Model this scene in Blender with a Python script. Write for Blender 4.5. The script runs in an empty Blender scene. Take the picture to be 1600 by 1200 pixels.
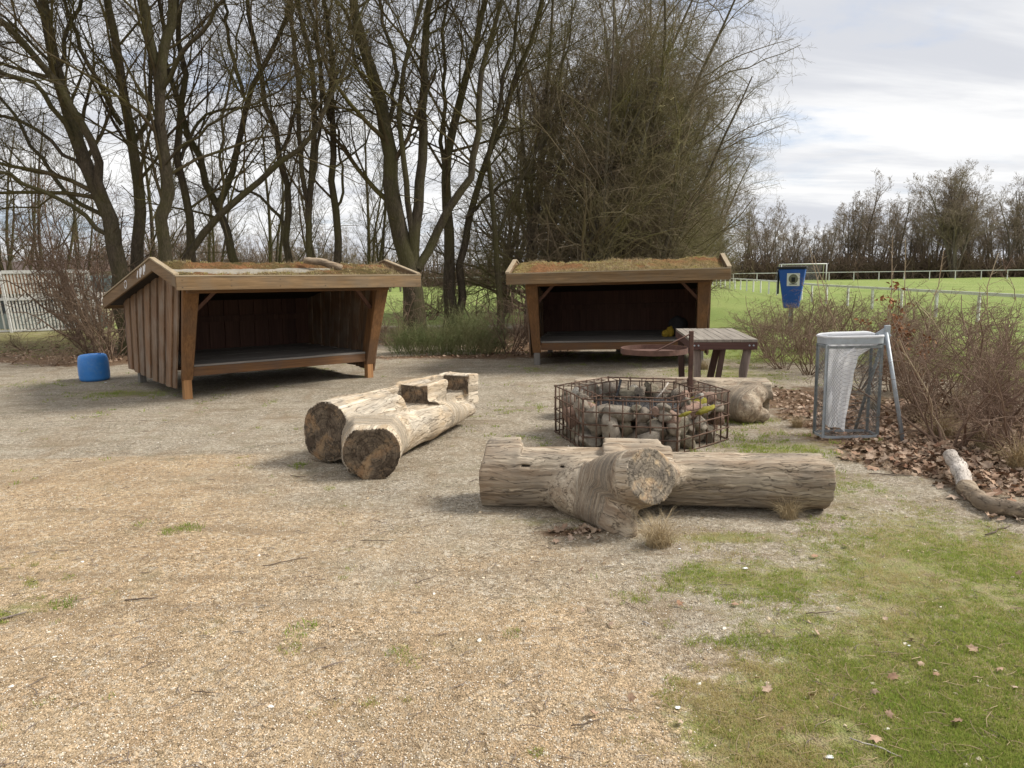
import bpy, math, random
import numpy as np
from mathutils import Vector, Matrix, Euler

rs = np.random.RandomState(7)
random.seed(7)
SC = bpy.context.scene
COL = SC.collection
R = math.radians

# ------------------------------------------------------------------ camera
EYE = 1.65
FPX = 1200.0                       # focal length in pixels of the 1600 wide photograph
PITCH = math.atan((600 - 424) / FPX)
ROLL = R(0.8)
FW = np.array([0, math.cos(PITCH), -math.sin(PITCH)])
RT0 = np.array([1.0, 0, 0]); UP0 = np.cross(RT0, FW)
RT = RT0 * math.cos(ROLL) - UP0 * math.sin(ROLL)
UP = UP0 * math.cos(ROLL) + RT0 * math.sin(ROLL)
CAMP = np.array([0, 0, EYE])
cam = bpy.data.cameras.new('camera'); camo = bpy.data.objects.new('camera', cam); COL.objects.link(camo)
cam.sensor_width = 36; cam.lens = 36 * FPX / 1600; cam.clip_start = .05; cam.clip_end = 3000
mw = Matrix.Identity(4)
for i in range(3):
    mw[i][0] = RT[i]; mw[i][1] = UP[i]; mw[i][2] = -FW[i]; mw[i][3] = CAMP[i]
camo.matrix_world = mw
SC.camera = camo

# ------------------------------------------------------------------ sky, sun, exposure
SUN_AZ, SUN_EL = R(82), R(44)      # azimuth from +Y towards +X
SC.view_settings.view_transform = 'Standard'; SC.view_settings.look = 'None'
SC.view_settings.exposure = 0.36; SC.view_settings.gamma = 1.0; SC.view_settings.use_curve_mapping = False
SC.cycles.max_bounces = 6; SC.cycles.diffuse_bounces = 3; SC.cycles.transparent_max_bounces = 8
SC.cycles.use_denoising = True


class NB:
    """small node builder"""
    def __init__(s, nt): s.nt = nt; nt.nodes.clear()
    def n(s, typ, ins=None, **props):
        nd = s.nt.nodes.new(typ)
        for k, v in props.items(): setattr(nd, k, v)
        for k, v in (ins or {}).items():
            so = nd.inputs[k]
            if isinstance(v, bpy.types.NodeSocket): s.nt.links.new(v, so)
            elif isinstance(v, bpy.types.Node): s.nt.links.new(v.outputs[0], so)
            else: so.default_value = v
        return nd
    def mix(s, f, a, b, mode='MIX'):
        nd = s.nt.nodes.new('ShaderNodeMix'); nd.data_type = 'RGBA'; nd.blend_type = mode; nd.clamp_factor = True
        for so, v in ((nd.inputs[0], f), (nd.inputs[6], a), (nd.inputs[7], b)):
            if isinstance(v, bpy.types.NodeSocket): s.nt.links.new(v, so)
            elif isinstance(v, (tuple, list)): so.default_value = (*v[:3], 1)
            else: so.default_value = v
        return nd.outputs[2]
    def math(s, op, a, b=0.0, c=None, clamp=False):
        nd = s.nt.nodes.new('ShaderNodeMath'); nd.operation = op; nd.use_clamp = clamp
        for i, v in enumerate((a, b) if c is None else (a, b, c)):
            if isinstance(v, bpy.types.NodeSocket): s.nt.links.new(v, nd.inputs[i])
            else: nd.inputs[i].default_value = v
        return nd.outputs[0]
    def mr(s, v, a, b, c=0.0, d=1.0, smooth=False):
        nd = s.nt.nodes.new('ShaderNodeMapRange'); nd.clamp = True
        if smooth: nd.interpolation_type = 'SMOOTHSTEP'
        s.nt.links.new(v, nd.inputs[0])
        for i, x in enumerate((a, b, c, d)): nd.inputs[i + 1].default_value = x
        return nd.outputs[0]
    def noise(s, vec, scale, detail=4, rough=.55, w=None, dist=0.0):
        nd = s.nt.nodes.new('ShaderNodeTexNoise')
        if w is not None:
            nd.noise_dimensions = '4D'; s.nt.links.new(w, nd.inputs['W'])
        s.nt.links.new(vec, nd.inputs['Vector'])
        nd.inputs['Scale'].default_value = scale; nd.inputs['Detail'].default_value = detail
        nd.inputs['Roughness'].default_value = rough; nd.inputs['Distortion'].default_value = dist
        return nd.outputs['Fac']
    def mapping(s, vec, scale=(1, 1, 1), rot=(0, 0, 0), loc=(0, 0, 0)):
        nd = s.nt.nodes.new('ShaderNodeMapping'); s.nt.links.new(vec, nd.inputs[0])
        nd.inputs['Scale'].default_value = scale; nd.inputs['Rotation'].default_value = rot; nd.inputs['Location'].default_value = loc
        return nd.outputs[0]


world = bpy.data.worlds.new('World'); SC.world = world; world.use_nodes = True
b = NB(world.node_tree)
sky = b.n('ShaderNodeTexSky', sky_type='NISHITA', sun_disc=False, sun_elevation=SUN_EL, sun_rotation=SUN_AZ, air_density=1.0, dust_density=1.5, ozone_density=1.5)
tc = b.n('ShaderNodeTexCoord')
sep = b.n('ShaderNodeSeparateXYZ', {0: tc.outputs['Generated']})
zz = b.math('ADD', b.math('MAXIMUM', sep.outputs[2], 0.0), .16)
cx = b.math('DIVIDE', sep.outputs[0], zz); cy = b.math('DIVIDE', sep.outputs[1], zz)
cv = b.n('ShaderNodeCombineXYZ', {0: cx, 1: cy, 2: 0.0}).outputs[0]
cm = b.mapping(cv, scale=(.62, 1.15, 1), rot=(0, 0, .12), loc=(3.3, 1.7, 0))
c1 = b.noise(cm, 1.25, 7, .56, dist=.35)
c2 = b.noise(b.mapping(cv, scale=(.5, 1.5, 1), rot=(0, 0, -.15), loc=(9.1, 4.2, 0)), .9, 6, .6, dist=.4)
cover = b.mr(c1, .27, .47, 0, 1, True)
shade = b.mr(c2, .36, .62, 0, 1, True)
cloud = b.mix(shade, (5.6, 5.75, 6.15), (8.0, 8.0, 8.0))
skyblue = b.mix(.45, sky.outputs[0], (4.6, 5.5, 7.6))
skyc = b.mix(cover, skyblue, cloud)
bg = b.n('ShaderNodeBackground', {'Color': skyc, 'Strength': .1})
b.n('ShaderNodeOutputWorld', {0: bg})

sun = bpy.data.lights.new('sun', 'SUN'); sun.energy = 3.9; sun.angle = R(18); sun.color = (1, .95, .87)
suno = bpy.data.objects.new('sun', sun); COL.objects.link(suno)
sd = Vector((math.sin(SUN_AZ) * math.cos(SUN_EL), math.cos(SUN_AZ) * math.cos(SUN_EL), math.sin(SUN_EL)))
suno.rotation_euler = sd.to_track_quat('Z', 'Y').to_euler()
suno.location = (20, 20, 30)


# ------------------------------------------------------------------ helpers
def G(x, y, z=0.0):
    r = FW * FPX + RT * (x - 800) - UP * (y - 600)
    return CAMP + r * ((z - EYE) / r[2])
def W(x, y, Y):
    r = FW * FPX + RT * (x - 800) - UP * (y - 600)
    return CAMP + r * (Y / r[1])

def vnoise(p, seed=0):
    """value noise, p (N,3) -> 0..1"""
    p = np.asarray(p, dtype=np.float64); i = np.floor(p).astype(np.int64); f = p - i; f = f * f * (3 - 2 * f)
    def h(ix, iy, iz):
        n = (ix * 374761393 + iy * 668265263 + iz * 2147483647 + seed * 974634777) & 0xffffffff
        n = ((n ^ (n >> 13)) * 1274126177) & 0xffffffff
        n = ((n ^ (n >> 16)) * 2246822519) & 0xffffffff
        return ((n ^ (n >> 15)) & 0xffffff) / float(0xffffff)
    out = 0
    for dx in (0, 1):
        for dy in (0, 1):
            for dz in (0, 1):
                w = (f[:, 0] if dx else 1 - f[:, 0]) * (f[:, 1] if dy else 1 - f[:, 1]) * (f[:, 2] if dz else 1 - f[:, 2])
                out = out + w * h(i[:, 0] + dx, i[:, 1] + dy, i[:, 2] + dz)
    return out
def fbm(p, seed=0, oct=4):
    a, s, o = .5, 0, 0; p = np.asarray(p, float)
    for k in range(oct): s = s + a * vnoise(p, seed + k); o += a; p = p * 2.03; a *= .5
    return s / o

def mesh_np(name, V, quads=None, tris=None, smooth=True, mats=(), mi=None):
    me = bpy.data.meshes.new(name)
    V = np.asarray(V, np.float32); me.vertices.add(len(V)); me.vertices.foreach_set('co', V.ravel())
    loops = []; tot = []
    if quads is not None and len(quads): loops.append(np.asarray(quads).ravel()); tot.append(np.full(len(quads), 4))
    if tris is not None and len(tris): loops.append(np.asarray(tris).ravel()); tot.append(np.full(len(tris), 3))
    if loops:
        L = np.concatenate(loops).astype(np.int32); T = np.concatenate(tot).astype(np.int32)
        me.loops.add(len(L)); me.loops.foreach_set('vertex_index', L)
        me.polygons.add(len(T)); me.polygons.foreach_set('loop_start', np.concatenate([[0], np.cumsum(T)[:-1]]).astype(np.int32))
        me.polygons.foreach_set('loop_total', T)
        me.polygons.foreach_set('use_smooth', np.full(len(T), smooth))
        if mi is not None: me.polygons.foreach_set('material_index', np.asarray(mi, np.int32))
    for m in mats: me.materials.append(m)
    me.update(calc_edges=True)
    return me

def obj(name, me, parent=None, loc=(0, 0, 0), rot=(0, 0, 0)):
    o = bpy.data.objects.new(name, me); COL.objects.link(o); o.location = loc; o.rotation_euler = rot
    if parent: o.parent = parent
    return o
def tag(o, label=None, cat=None, group=None, kind=None):
    if label: o['label'] = label
    if cat: o['category'] = cat
    if group: o['group'] = group
    if kind: o['kind'] = kind
    return o
def thing(name, label, cat, loc=(0, 0, 0), rot=(0, 0, 0), group=None):
    return tag(obj(name, None, None, loc, rot), label, cat, group)
def copy_tree(o, parent=None):
    c = o.copy(); COL.objects.link(c)
    if parent: c.parent = parent
    for ch in [x for x in bpy.data.objects if x.parent == o]: copy_tree(ch, c)
    return c
def copy_thing(kids, root, label=None, group=None):
    c = root.copy(); COL.objects.link(c)
    for k in kids:
        d = k.copy(); COL.objects.link(d); d.parent = c
    if label: c['label'] = label
    if group: c['group'] = group
    return c

class MB:
    def __init__(s): s.V = []; s.Q = []; s.T = []; s.n = 0
    def add(s, V, Q=(), T=()):
        s.V += [tuple(v) for v in V]
        s.Q += [tuple(i + s.n for i in q) for q in Q]; s.T += [tuple(i + s.n for i in t) for t in T]; s.n += len(V)
    def box(s, c, d, rot=None):
        V = []
        for sx in (-1, 1):
            for sy in (-1, 1):
                for sz in (-1, 1):
                    v = Vector((sx * d[0] / 2, sy * d[1] / 2, sz * d[2] / 2))
                    if rot is not None: v = rot @ v
                    V.append(v + Vector(c))
        s.add(V, [(0, 1, 3, 2), (4, 6, 7, 5), (0, 4, 5, 1), (2, 3, 7, 6), (0, 2, 6, 4), (1, 5, 7, 3)])
    def hexa(s, V): s.add(V, [(0, 1, 3, 2), (4, 6, 7, 5), (0, 4, 5, 1), (2, 3, 7, 6), (0, 2, 6, 4), (1, 5, 7, 3)])
    def bar(s, a, bb, w, h, up=(0, 0, 1)):
        """rectangular bar from a to b, width w across, h along up"""
        a = Vector(a); bb = Vector(bb); t = (bb - a).normalized(); u = Vector(up); sd_ = t.cross(u)
        if sd_.length < 1e-4: sd_ = t.cross(Vector((1, 0, 0)))
        sd_.normalize(); u = sd_.cross(t)
        V = []
        for p in (a, bb):
            for i in (-1, 1):
                for j in (-1, 1): V.append(p + sd_ * (i * w / 2) + u * (j * h / 2))
        s.add(V, [(0, 1, 3, 2), (4, 6, 7, 5), (0, 4, 5, 1), (2, 3, 7, 6), (0, 2, 6, 4), (1, 5, 7, 3)])
    def tube(s, pts, r, S=6, caps=True):
        P = np.array([[tuple(p) for p in pts]], float); rr = np.full((1, len(pts)), r) if np.isscalar(r) else np.array([r])
        V, Q = tubes(P, rr, S); n = len(pts)
        T = []
        if caps:
            V = np.vstack([V, P[0, 0], P[0, -1]]); a = n * S
            T = [(a, (k + 1) % S, k) for k in range(S)] + [(a + 1, (n - 1) * S + k, (n - 1) * S + (k + 1) % S) for k in range(S)]
        s.add(V, Q, T)
    def mesh(s, name, m, smooth=False, bev=0):
        me = mesh_np(name, s.V, s.Q, s.T, smooth, [m] if not isinstance(m, (list, tuple)) else m)
        return me
    def obj(s, name, m, parent=None, loc=(0, 0, 0), rot=(0, 0, 0), smooth=False, bev=0):
        o = obj(name, s.mesh(name, m, smooth), parent, loc, rot)
        if bev:
            mo = o.modifiers.new('bevel', 'BEVEL'); mo.width = bev; mo.segments = 1; mo.limit_method = 'ANGLE'
        return o

def tubes(P, Rr, S):
    """P (N,K,3), Rr (N,K) -> verts, quads"""
    N, K, _ = P.shape
    T = np.empty_like(P); T[:, 1:-1] = P[:, 2:] - P[:, :-2]; T[:, 0] = P[:, 1] - P[:, 0]; T[:, -1] = P[:, -1] - P[:, -2]
    T /= np.linalg.norm(T, axis=2, keepdims=True) + 1e-9
    ch = P[:, -1] - P[:, 0]; ch /= np.linalg.norm(ch, axis=1, keepdims=True) + 1e-9
    ax = np.argmin(np.abs(ch), axis=1); ref = np.eye(3)[ax]
    n1 = np.cross(T, ref[:, None, :]); n1 /= np.linalg.norm(n1, axis=2, keepdims=True) + 1e-9
    n2 = np.cross(T, n1)
    a = np.arange(S) * 2 * math.pi / S
    V = P[:, :, None, :] + Rr[:, :, None, None] * (n1[:, :, None, :] * np.cos(a)[None, None, :, None] + n2[:, :, None, :] * np.sin(a)[None, None, :, None])
    base = (np.arange(N) * K * S)[:, None, None]; k = (np.arange(K - 1) * S)[None, :, None]; j = np.arange(S)[None, None, :]; j2 = (j + 1) % S
    Q = np.stack([base + k + j, base + k + j2, base + k + S + j2, base + k + S + j], -1).reshape(-1, 4)
    return V.reshape(-1, 3), Q

# ------------------------------------------------------------------ materials
def mat(name):
    m = bpy.data.materials.new(name); m.use_nodes = True
    return m, NB(m.node_tree)
def finish(b, col, rough=.85, bump=None, bstr=.4, bdist=.01, metal=0.0, spec=.3, **kw):
    ins = {'Base Color': col if isinstance(col, bpy.types.NodeSocket) else (*col[:3], 1), 'Roughness': rough, 'Metallic': metal, 'Specular IOR Level': spec}
    ins.update(kw)
    if bump is not None:
        ins['Normal'] = b.n('ShaderNodeBump', {'Height': bump, 'Strength': bstr, 'Distance': bdist}).outputs[0]
    p = b.n('ShaderNodeBsdfPrincipled', ins)
    b.n('ShaderNodeOutputMaterial', {0: p})
def objco(b): return b.n('ShaderNodeTexCoord').outputs['Object']
def objrand(b): return b.n('ShaderNodeObjectInfo').outputs['Random']

def plank_mat(name, cols, axis=2, dark=.5, grey=None, gscale=1.0, rough=.8):
    """sawn wood: grain along an axis, own tone per plank"""
    m, b = mat(name); co = objco(b); rnd = objrand(b); w = b.math('MULTIPLY', rnd, 37.0)
    s = [38 * gscale] * 3; s[axis] = 1.6 * gscale
    g1 = b.noise(b.mapping(co, scale=s), 1.0, 6, .65, w=w, dist=.6)
    s2 = [9] * 3; s2[axis] = .9
    g2 = b.noise(b.mapping(co, scale=s2), 1.0, 3, .5, w=w)
    s3 = [120] * 3; s3[axis] = 3
    g3 = b.noise(b.mapping(co, scale=s3), 1.0, 2, .5, w=w)
    c = b.mix(rnd, cols[0], cols[1])
    c = b.mix(b.mr(g2, .3, .7), c, cols[2])
    c = b.mix(b.mr(g1, .35, .7, 0, dark), c, tuple(x * .32 for x in cols[0]))
    if grey: c = b.mix(b.mr(b.noise(co, 2.2, 5, .6, w=w), .45, .7, 0, .8), c, grey)
    c = b.mix(b.mr(g3, .3, .8, 0, .25), c, (.02, .015, .01))
    h = b.math('ADD', g1, b.math('MULTIPLY', g3, .5))
    finish(b, c, rough, h, .5, .006)
    return m

M = {}
M['siding'] = plank_mat('siding_wood', [(.34, .185, .095), (.125, .09, .07), (.30, .20, .125)], 2, .9, grey=(.28, .235, .19))
M['stained'] = plank_mat('stained_timber', [(.25, .125, .052), (.20, .10, .044), (.30, .155, .065)], 2, .8, grey=(.13, .08, .05))
M['stainedx'] = plank_mat('stained_beam', [(.22, .11, .05), (.18, .09, .042), (.26, .135, .06)], 0, .75, grey=(.13, .085, .06))
M['fascia'] = plank_mat('fascia_timber', [(.25, .15, .068), (.22, .14, .068), (.34, .225, .12)], 0, .85, grey=(.17, .135, .095))
M['barge'] = plank_mat('barge_timber', [(.22, .13, .06), (.20, .12, .06), (.29, .19, .10)], 1, .6, grey=(.20, .15, .10))
M['cap'] = plank_mat('pale_cap_timber', [(.40, .31, .20), (.36, .28, .19), (.46, .37, .25)], 1, .5)
M['foot'] = plank_mat('pale_foot_timber', [(.42, .21, .085), (.36, .18, .075), (.46, .25, .11)], 2, .4)
M['footgrey'] = plank_mat('grey_foot_timber', [(.22, .20, .18), (.20, .185, .17), (.27, .25, .22)], 2, .4)
M['floor'] = plank_mat('floor_boards', [(.27, .245, .215), (.23, .21, .19), (.33, .30, .27)], 0, .55)
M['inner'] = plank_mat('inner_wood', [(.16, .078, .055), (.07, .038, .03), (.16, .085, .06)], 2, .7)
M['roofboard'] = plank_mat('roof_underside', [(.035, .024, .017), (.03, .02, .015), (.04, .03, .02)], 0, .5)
M['tabletop'] = plank_mat('weathered_table_top', [(.30, .26, .215), (.25, .215, .18), (.36, .32, .27)], 1, .6)
M['tableside'] = plank_mat('maroon_stained_timber', [(.105, .050, .043), (.085, .042, .036), (.13, .068, .058)], 0, .45)
M['tableleg'] = plank_mat('dark_leg_timber', [(.075, .042, .032), (.06, .035, .028), (.09, .05, .038)], 2, .5)
M['barkpost'] = plank_mat('weathered_post', [(.24, .19, .165), (.13, .07, .055), (.34, .28, .24)], 2, .8)

def bark(name, c0, c1, green, gamt, tw=False):
    m, b = mat(name); geo = b.n('ShaderNodeNewGeometry').outputs['Position']
    if tw:
        g = b.noise(geo, .55, 3, .5)
        c = b.mix(b.mr(g, .4, .62, 0, gamt), c0, green)
        c = b.mix(b.mr(b.noise(geo, 3.0, 2), .4, .7, 0, .6), c, c1)
        finish(b, c, .9, spec=.1)
        return m
    st = b.mapping(geo, scale=(14, 14, 3.2))
    f = b.noise(st, 1.0, 6, .7, dist=.5)
    f2 = b.noise(b.mapping(geo, scale=(45, 45, 14)), 1.0, 4, .6)
    g = b.noise(geo, .9, 4, .6)
    c = b.mix(b.mr(f, .35, .7), c0, c1)
    c = b.mix(b.mr(g, .4, .6, 0, gamt), c, green)
    c = b.mix(b.mr(f2, .45, .75, 0, .5), c, tuple(x * 1.8 for x in c1))
    finish(b, c, .92, b.math('ADD', f, b.math('MULTIPLY', f2, .4)), .8, .04, spec=.15)
    return m
M['bark'] = bark('mossy_bark', (.042, .034, .024), (.095, .076, .055), (.085, .080, .032), .8)
M['twig'] = bark('olive_twigs', (.075, .058, .036), (.12, .09, .058), (.11, .10, .034), .9, True)
M['bark2'] = bark('grey_bark', (.075, .062, .048), (.16, .135, .105), (.11, .105, .06), .6)
M['twig2'] = bark('grey_brown_twigs', (.165, .13, .092), (.25, .195, .135), (.175, .165, .065), .9, True)
M['twigfar'] = bark('far_twigs', (.22, .175, .135), (.27, .21, .155), (.21, .185, .12), .5, True)
M['barkfar'] = bark('far_bark', (.11, .092, .072), (.16, .135, .105), (.12, .115, .075), .5)
M['shrubtwig'] = bark('shrub_twigs', (.175, .115, .085), (.30, .215, .16), (.17, .135, .08), .5, True)
M['paleshoot'] = bark('pale_shoots', (.46, .37, .26), (.34, .23, .15), (.26, .22, .12), .4, True)
M['broom'] = bark('green_stems', (.17, .195, .085), (.28, .24, .13), (.12, .165, .06), .7, True)

def logmat(name, light, brown, dark, attr=False):
    m, b = mat(name); co = objco(b) if not attr else b.n('ShaderNodeAttribute', attribute_name='grain').outputs['Vector']
    s = [1, 1, 1]; 
    wob = b.n('ShaderNodeTexNoise', {'Vector': co, 'Scale': 2.2, 'Detail': 3.0}).outputs['Color']
    wv = b.n('ShaderNodeVectorMath', {0: wob, 1: (.5, .5, .5)}, operation='SUBTRACT').outputs[0]
    wv = b.n('ShaderNodeVectorMath', {0: wv, 'Scale': .16}, operation='SCALE').outputs[0]
    co2 = b.n('ShaderNodeVectorMath', {0: co, 1: wv}, operation='ADD').outputs[0]
    g1 = b.noise(b.mapping(co2, scale=(3.0, 42, 42)), 1, 7, .68)
    g2 = b.noise(b.mapping(co2, scale=(1.1, 9, 9)), 1, 5, .6)
    g3 = b.noise(b.mapping(co2, scale=(8, 150, 150)), 1, 3, .6)
    big = b.noise(co, 2.4, 5, .6)
    c = b.mix(b.mr(g2, .38, .62), light, brown)
    c = b.mix(b.mr(big, .45, .62, 0, .7), c, tuple(.42 * a * k + .3 * d for a, d, k in zip(light, dark, (.95, 1.0, 1.08))))
    c = b.mix(b.mr(b.noise(b.mapping(co2, scale=(1.5, 22, 22)), 1, 4, .6), .56, .7, 0, .7), c, tuple(min(1, x * 1.35) for x in light))
    crack = b.math('MAXIMUM', b.mr(g1, .30, .41, 1, 0, True), b.mr(b.math('ABSOLUTE', b.math('SUBTRACT', b.noise(b.mapping(co2, scale=(1.3, 20, 20)), 1, 3, .5), .5)), 0, .016, 1, 0))
    c = b.mix(b.math('MULTIPLY', crack, .72), c, dark)
    c = b.mix(b.mr(g3, .3, .7, 0, .35), c, tuple(x * .45 for x in brown))
    h = b.math('SUBTRACT', b.math('ADD', b.math('MULTIPLY', g1, .9), b.math('MULTIPLY', g3, .45)), b.math('MULTIPLY', crack, .8))
    finish(b, c, .82, h, .8, .012, spec=.25)
    return m
def endmat(name, light, dark):
    m, b = mat(name); co = b.n('ShaderNodeAttribute', attribute_name='face').outputs['Vector']
    ln = b.n('ShaderNodeVectorMath', {0: co}, operation='LENGTH').outputs['Value']
    dr = b.n('ShaderNodeVectorMath', {0: co}, operation='NORMALIZE').outputs[0]
    n = b.noise(co, 6, 6, .65, dist=.4); n2 = b.noise(co, 30, 5, .7); nb = b.noise(co, 10, 4, .6)
    rings = b.noise(b.n('ShaderNodeCombineXYZ', {0: b.math('ADD', b.math('MULTIPLY', ln, 70.0), b.math('MULTIPLY', nb, 5.0)), 1: 0.0, 2: 0.0}).outputs[0], 1.0, 3, .6)
    wv = b.n('ShaderNodeVectorMath', {0: b.n('ShaderNodeVectorMath', {0: dr, 'Scale': .95}, operation='SCALE').outputs[0], 1: b.n('ShaderNodeVectorMath', {0: co, 'Scale': 3.5}, operation='SCALE').outputs[0]}, operation='ADD').outputs[0]
    rad = b.noise(wv, 1.6, 4, .65)
    k = b.math('MULTIPLY', b.mr(b.math('ABSOLUTE', b.math('SUBTRACT', rad, .5)), .0, .014, 1, 0), b.mr(ln, .0, .07, .3, 1))
    c = b.mix(b.mr(n, .38, .62), dark, light)
    c = b.mix(b.mr(rings, .44, .60, 0, .7), c, tuple(x * .5 for x in dark))
    c = b.mix(b.mr(n2, .45, .7, 0, .45), c, tuple(x * .4 for x in dark))
    c = b.mix(b.mr(n, .52, .66, 0, .7), c, (light[0] * 1.1, light[1] * .8, light[2] * .55))
    c = b.mix(b.mr(nb, .54, .66, 0, .75), c, (light[0] * 1.2, light[1] * 1.05, light[2] * .85))
    c = b.mix(b.math('MULTIPLY', k, .6), c, (.02, .016, .013))
    finish(b, c, .9, b.math('SUBTRACT', b.math('ADD', b.math('MULTIPLY', n2, .9), rings), b.math('MULTIPLY', k, .8)), .8, .012, spec=.15)
    return m
M['logplain'] = logmat('plain_weathered_log', (.46, .37, .27), (.25, .175, .11), (.05, .034, .024))
M['log'] = logmat('weathered_log_wood', (.54, .455, .345), (.29, .21, .14), (.045, .032, .023), True)
M['logpale'] = logmat('pale_log_wood', (.70, .61, .48), (.46, .35, .23), (.07, .048, .033), True)
M['end'] = endmat('grey_end_grain', (.42, .35, .26), (.16, .135, .11))
M['endshade'] = endmat('shaded_end_grain', (.27, .215, .155), (.095, .07, .05))  # end grain with the shade on the left log's cut faces put into its colour
M['branchpale'] = logmat('peeled_branch_wood', (.66, .60, .54), (.48, .42, .36), (.16, .12, .09))

def simple(name, col, rough=.6, metal=0., var=.25, scale=12, dirt=None, bump=.15, spec=.4, rnd=False, **kw):
    m, b = mat(name); co = objco(b)
    n = b.noise(co, scale, 5, .6); n2 = b.noise(co, scale * 4, 3, .6)
    c = b.mix(b.mr(n, .3, .7, 0, 1), tuple(x * (1 - var) for x in col), tuple(x * (1 + var * .5) for x in col))
    if rnd: c = b.mix(b.math('MULTIPLY', objrand(b), .5), c, tuple(x * .5 for x in col))
    if dirt: c = b.mix(b.mr(n2, .5, .75, 0, .8), c, dirt)
    finish(b, c, rough, n2, bump, .004, metal, spec, **kw)
    return m
M['rust'] = simple('rusty_steel', (.125, .078, .055), .85, .1, .5, 25, (.23, .115, .065), .5)
M['rustpan'] = simple('rusty_red_steel', (.145, .078, .058), .8, .1, .5, 10, (.07, .04, .03), .4)
M['galv'] = simple('galvanised_steel', (.42, .46, .50), .5, .3, .3, 9, (.28, .29, .29), .1)
M['galvd'] = simple('dull_grey_steel', (.24, .26, .265), .55, .3, .35, 14, (.08, .085, .08), .1)
M['blue'] = simple('blue_plastic', (.045, .22, .60), .42, 0, .12, 5, (.10, .25, .50), .06)
M['bluebin'] = simple('blue_bin_plastic', (.018, .085, .36), .5, 0, .2, 3, None, .1)
M['bindark'] = simple('dark_bin_side', (.03, .045, .05), .7, 0, .3, 3, None, .1)
M['white'] = simple('white_paint', (.68, .68, .66), .6, 0, .12, 6, (.42, .42, .38), .08)
M['offwhite'] = simple('weathered_white_slat', (.66, .65, .60), .6, 0, .1, 4, None, .05)
M['bag'] = simple('white_plastic_bag', (.86, .87, .89), .45, 0, .03, 30, None, .6)
_m, _b = mat('white_plastic_film'); _c = _b.mix(_b.mr(_b.noise(objco(_b), 25, 4), .3, .7), (.88, .89, .91), (.95, .95, .96))
_b.n('ShaderNodeOutputMaterial', {0: _b.n('ShaderNodeMixShader', {0: .45, 1: _b.n('ShaderNodeBsdfDiffuse', {'Color': _c}), 2: _b.n('ShaderNodeBsdfTranslucent', {'Color': _c})})}); M['bag'] = _m
M['greypanel'] = simple('grey_green_panel', (.26, .31, .31), .6, 0, .15, 3, None, .05)
M['darkpanel'] = simple('dark_slate_panel', (.055, .07, .085), .6, 0, .2, 3, None, .05)
M['orangeboard'] = simple('orange_timber_board', (.40, .22, .12), .7, 0, .25, 4, None, .1)
M['paint'] = simple('white_graffiti_paint', (.72, .72, .74), .6, 0, .1, 20, (.45, .45, .46), .1)
M['black'] = simple('black_card', (.02, .02, .022), .8)
M['yellow'] = simple('yellow_cloth', (.40, .27, .03), .85, 0, .3, 20)
M['char'] = simple('charred_ash', (.045, .042, .042), .95, 0, .6, 22, (.22, .21, .20), .9)
M['net'] = simple('white_net', (.30, .31, .31), .8)
M['bandage'] = simple('felt_roofing', (.27, .245, .20), .9, 0, .25, 6, (.13, .11, .08), .3)
M['far_roof'] = simple('far_roof_tile', (.09, .06, .05), .8)
M['far_wall'] = simple('far_house_wall', (.42, .40, .38), .8)
M['paper'] = simple('white_litter_paper', (.8, .82, .84), .7, 0, .05, 20)

def stone_mat():
    m, b = mat('field_stone'); co = objco(b); rnd = objrand(b)
    w = b.math('MULTIPLY', rnd, 91.0)
    ramp = b.n('ShaderNodeValToRGB', {0: rnd}); cr = ramp.color_ramp; cr.interpolation = 'CONSTANT'
    cols = [(0, (.44, .37, .29)), (.16, (.36, .31, .245)), (.3, (.52, .33, .25)), (.42, (.55, .48, .39)), (.56, (.36, .30, .24)), (.68, (.46, .40, .29)), (.82, (.52, .34, .26)), (.9, (.60, .56, .49))]
    while len(cr.elements) < len(cols): cr.elements.new(.5)
    for e, (p, c) in zip(cr.elements, cols): e.position = p; e.color = (*c, 1)
    n = b.noise(co, 1.8, 6, .7, w=w); n2 = b.noise(co, 11, 3, .75, w=w); n3 = b.noise(co, .9, 4, .6, w=w)
    c = b.mix(b.mr(n, .40, .68, 0, .5), ramp.outputs[0], (.22, .19, .15))
    c = b.mix(b.mr(n2, .55, .72, 0, .55), c, (.58, .55, .50))
    c = b.mix(b.mr(n3, .56, .68, 0, .6), c, (.10, .10, .055))
    finish(b, c, .88, b.math('ADD', n, n2), .8, .06, spec=.25)
    return m
M['stone'] = stone_mat()
def leafmat(name, c0, c1, c2):
    m, b = mat(name); rnd = objrand(b); co = objco(b)
    c = b.mix(rnd, c0, c1); r2 = b.math('FRACT', b.math('MULTIPLY', rnd, 17.3))
    c = b.mix(b.math('MULTIPLY', r2, .7), c, c2)
    c = b.mix(b.mr(b.noise(co, 30, 3), .4, .7, 0, .5), c, tuple(x * .4 for x in c0))
    finish(b, c, .75, spec=.25)
    return m
M['leaf'] = leafmat('dry_brown_leaf', (.28, .14, .08), (.44, .29, .185), (.50, .41, .32))
M['leafdark'] = leafmat('dark_leaf_litter', (.19, .11, .07), (.30, .20, .13), (.38, .29, .20))
M['copper'] = leafmat('copper_beech_leaf', (.30, .11, .04), (.24, .09, .04), (.36, .17, .07))
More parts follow.
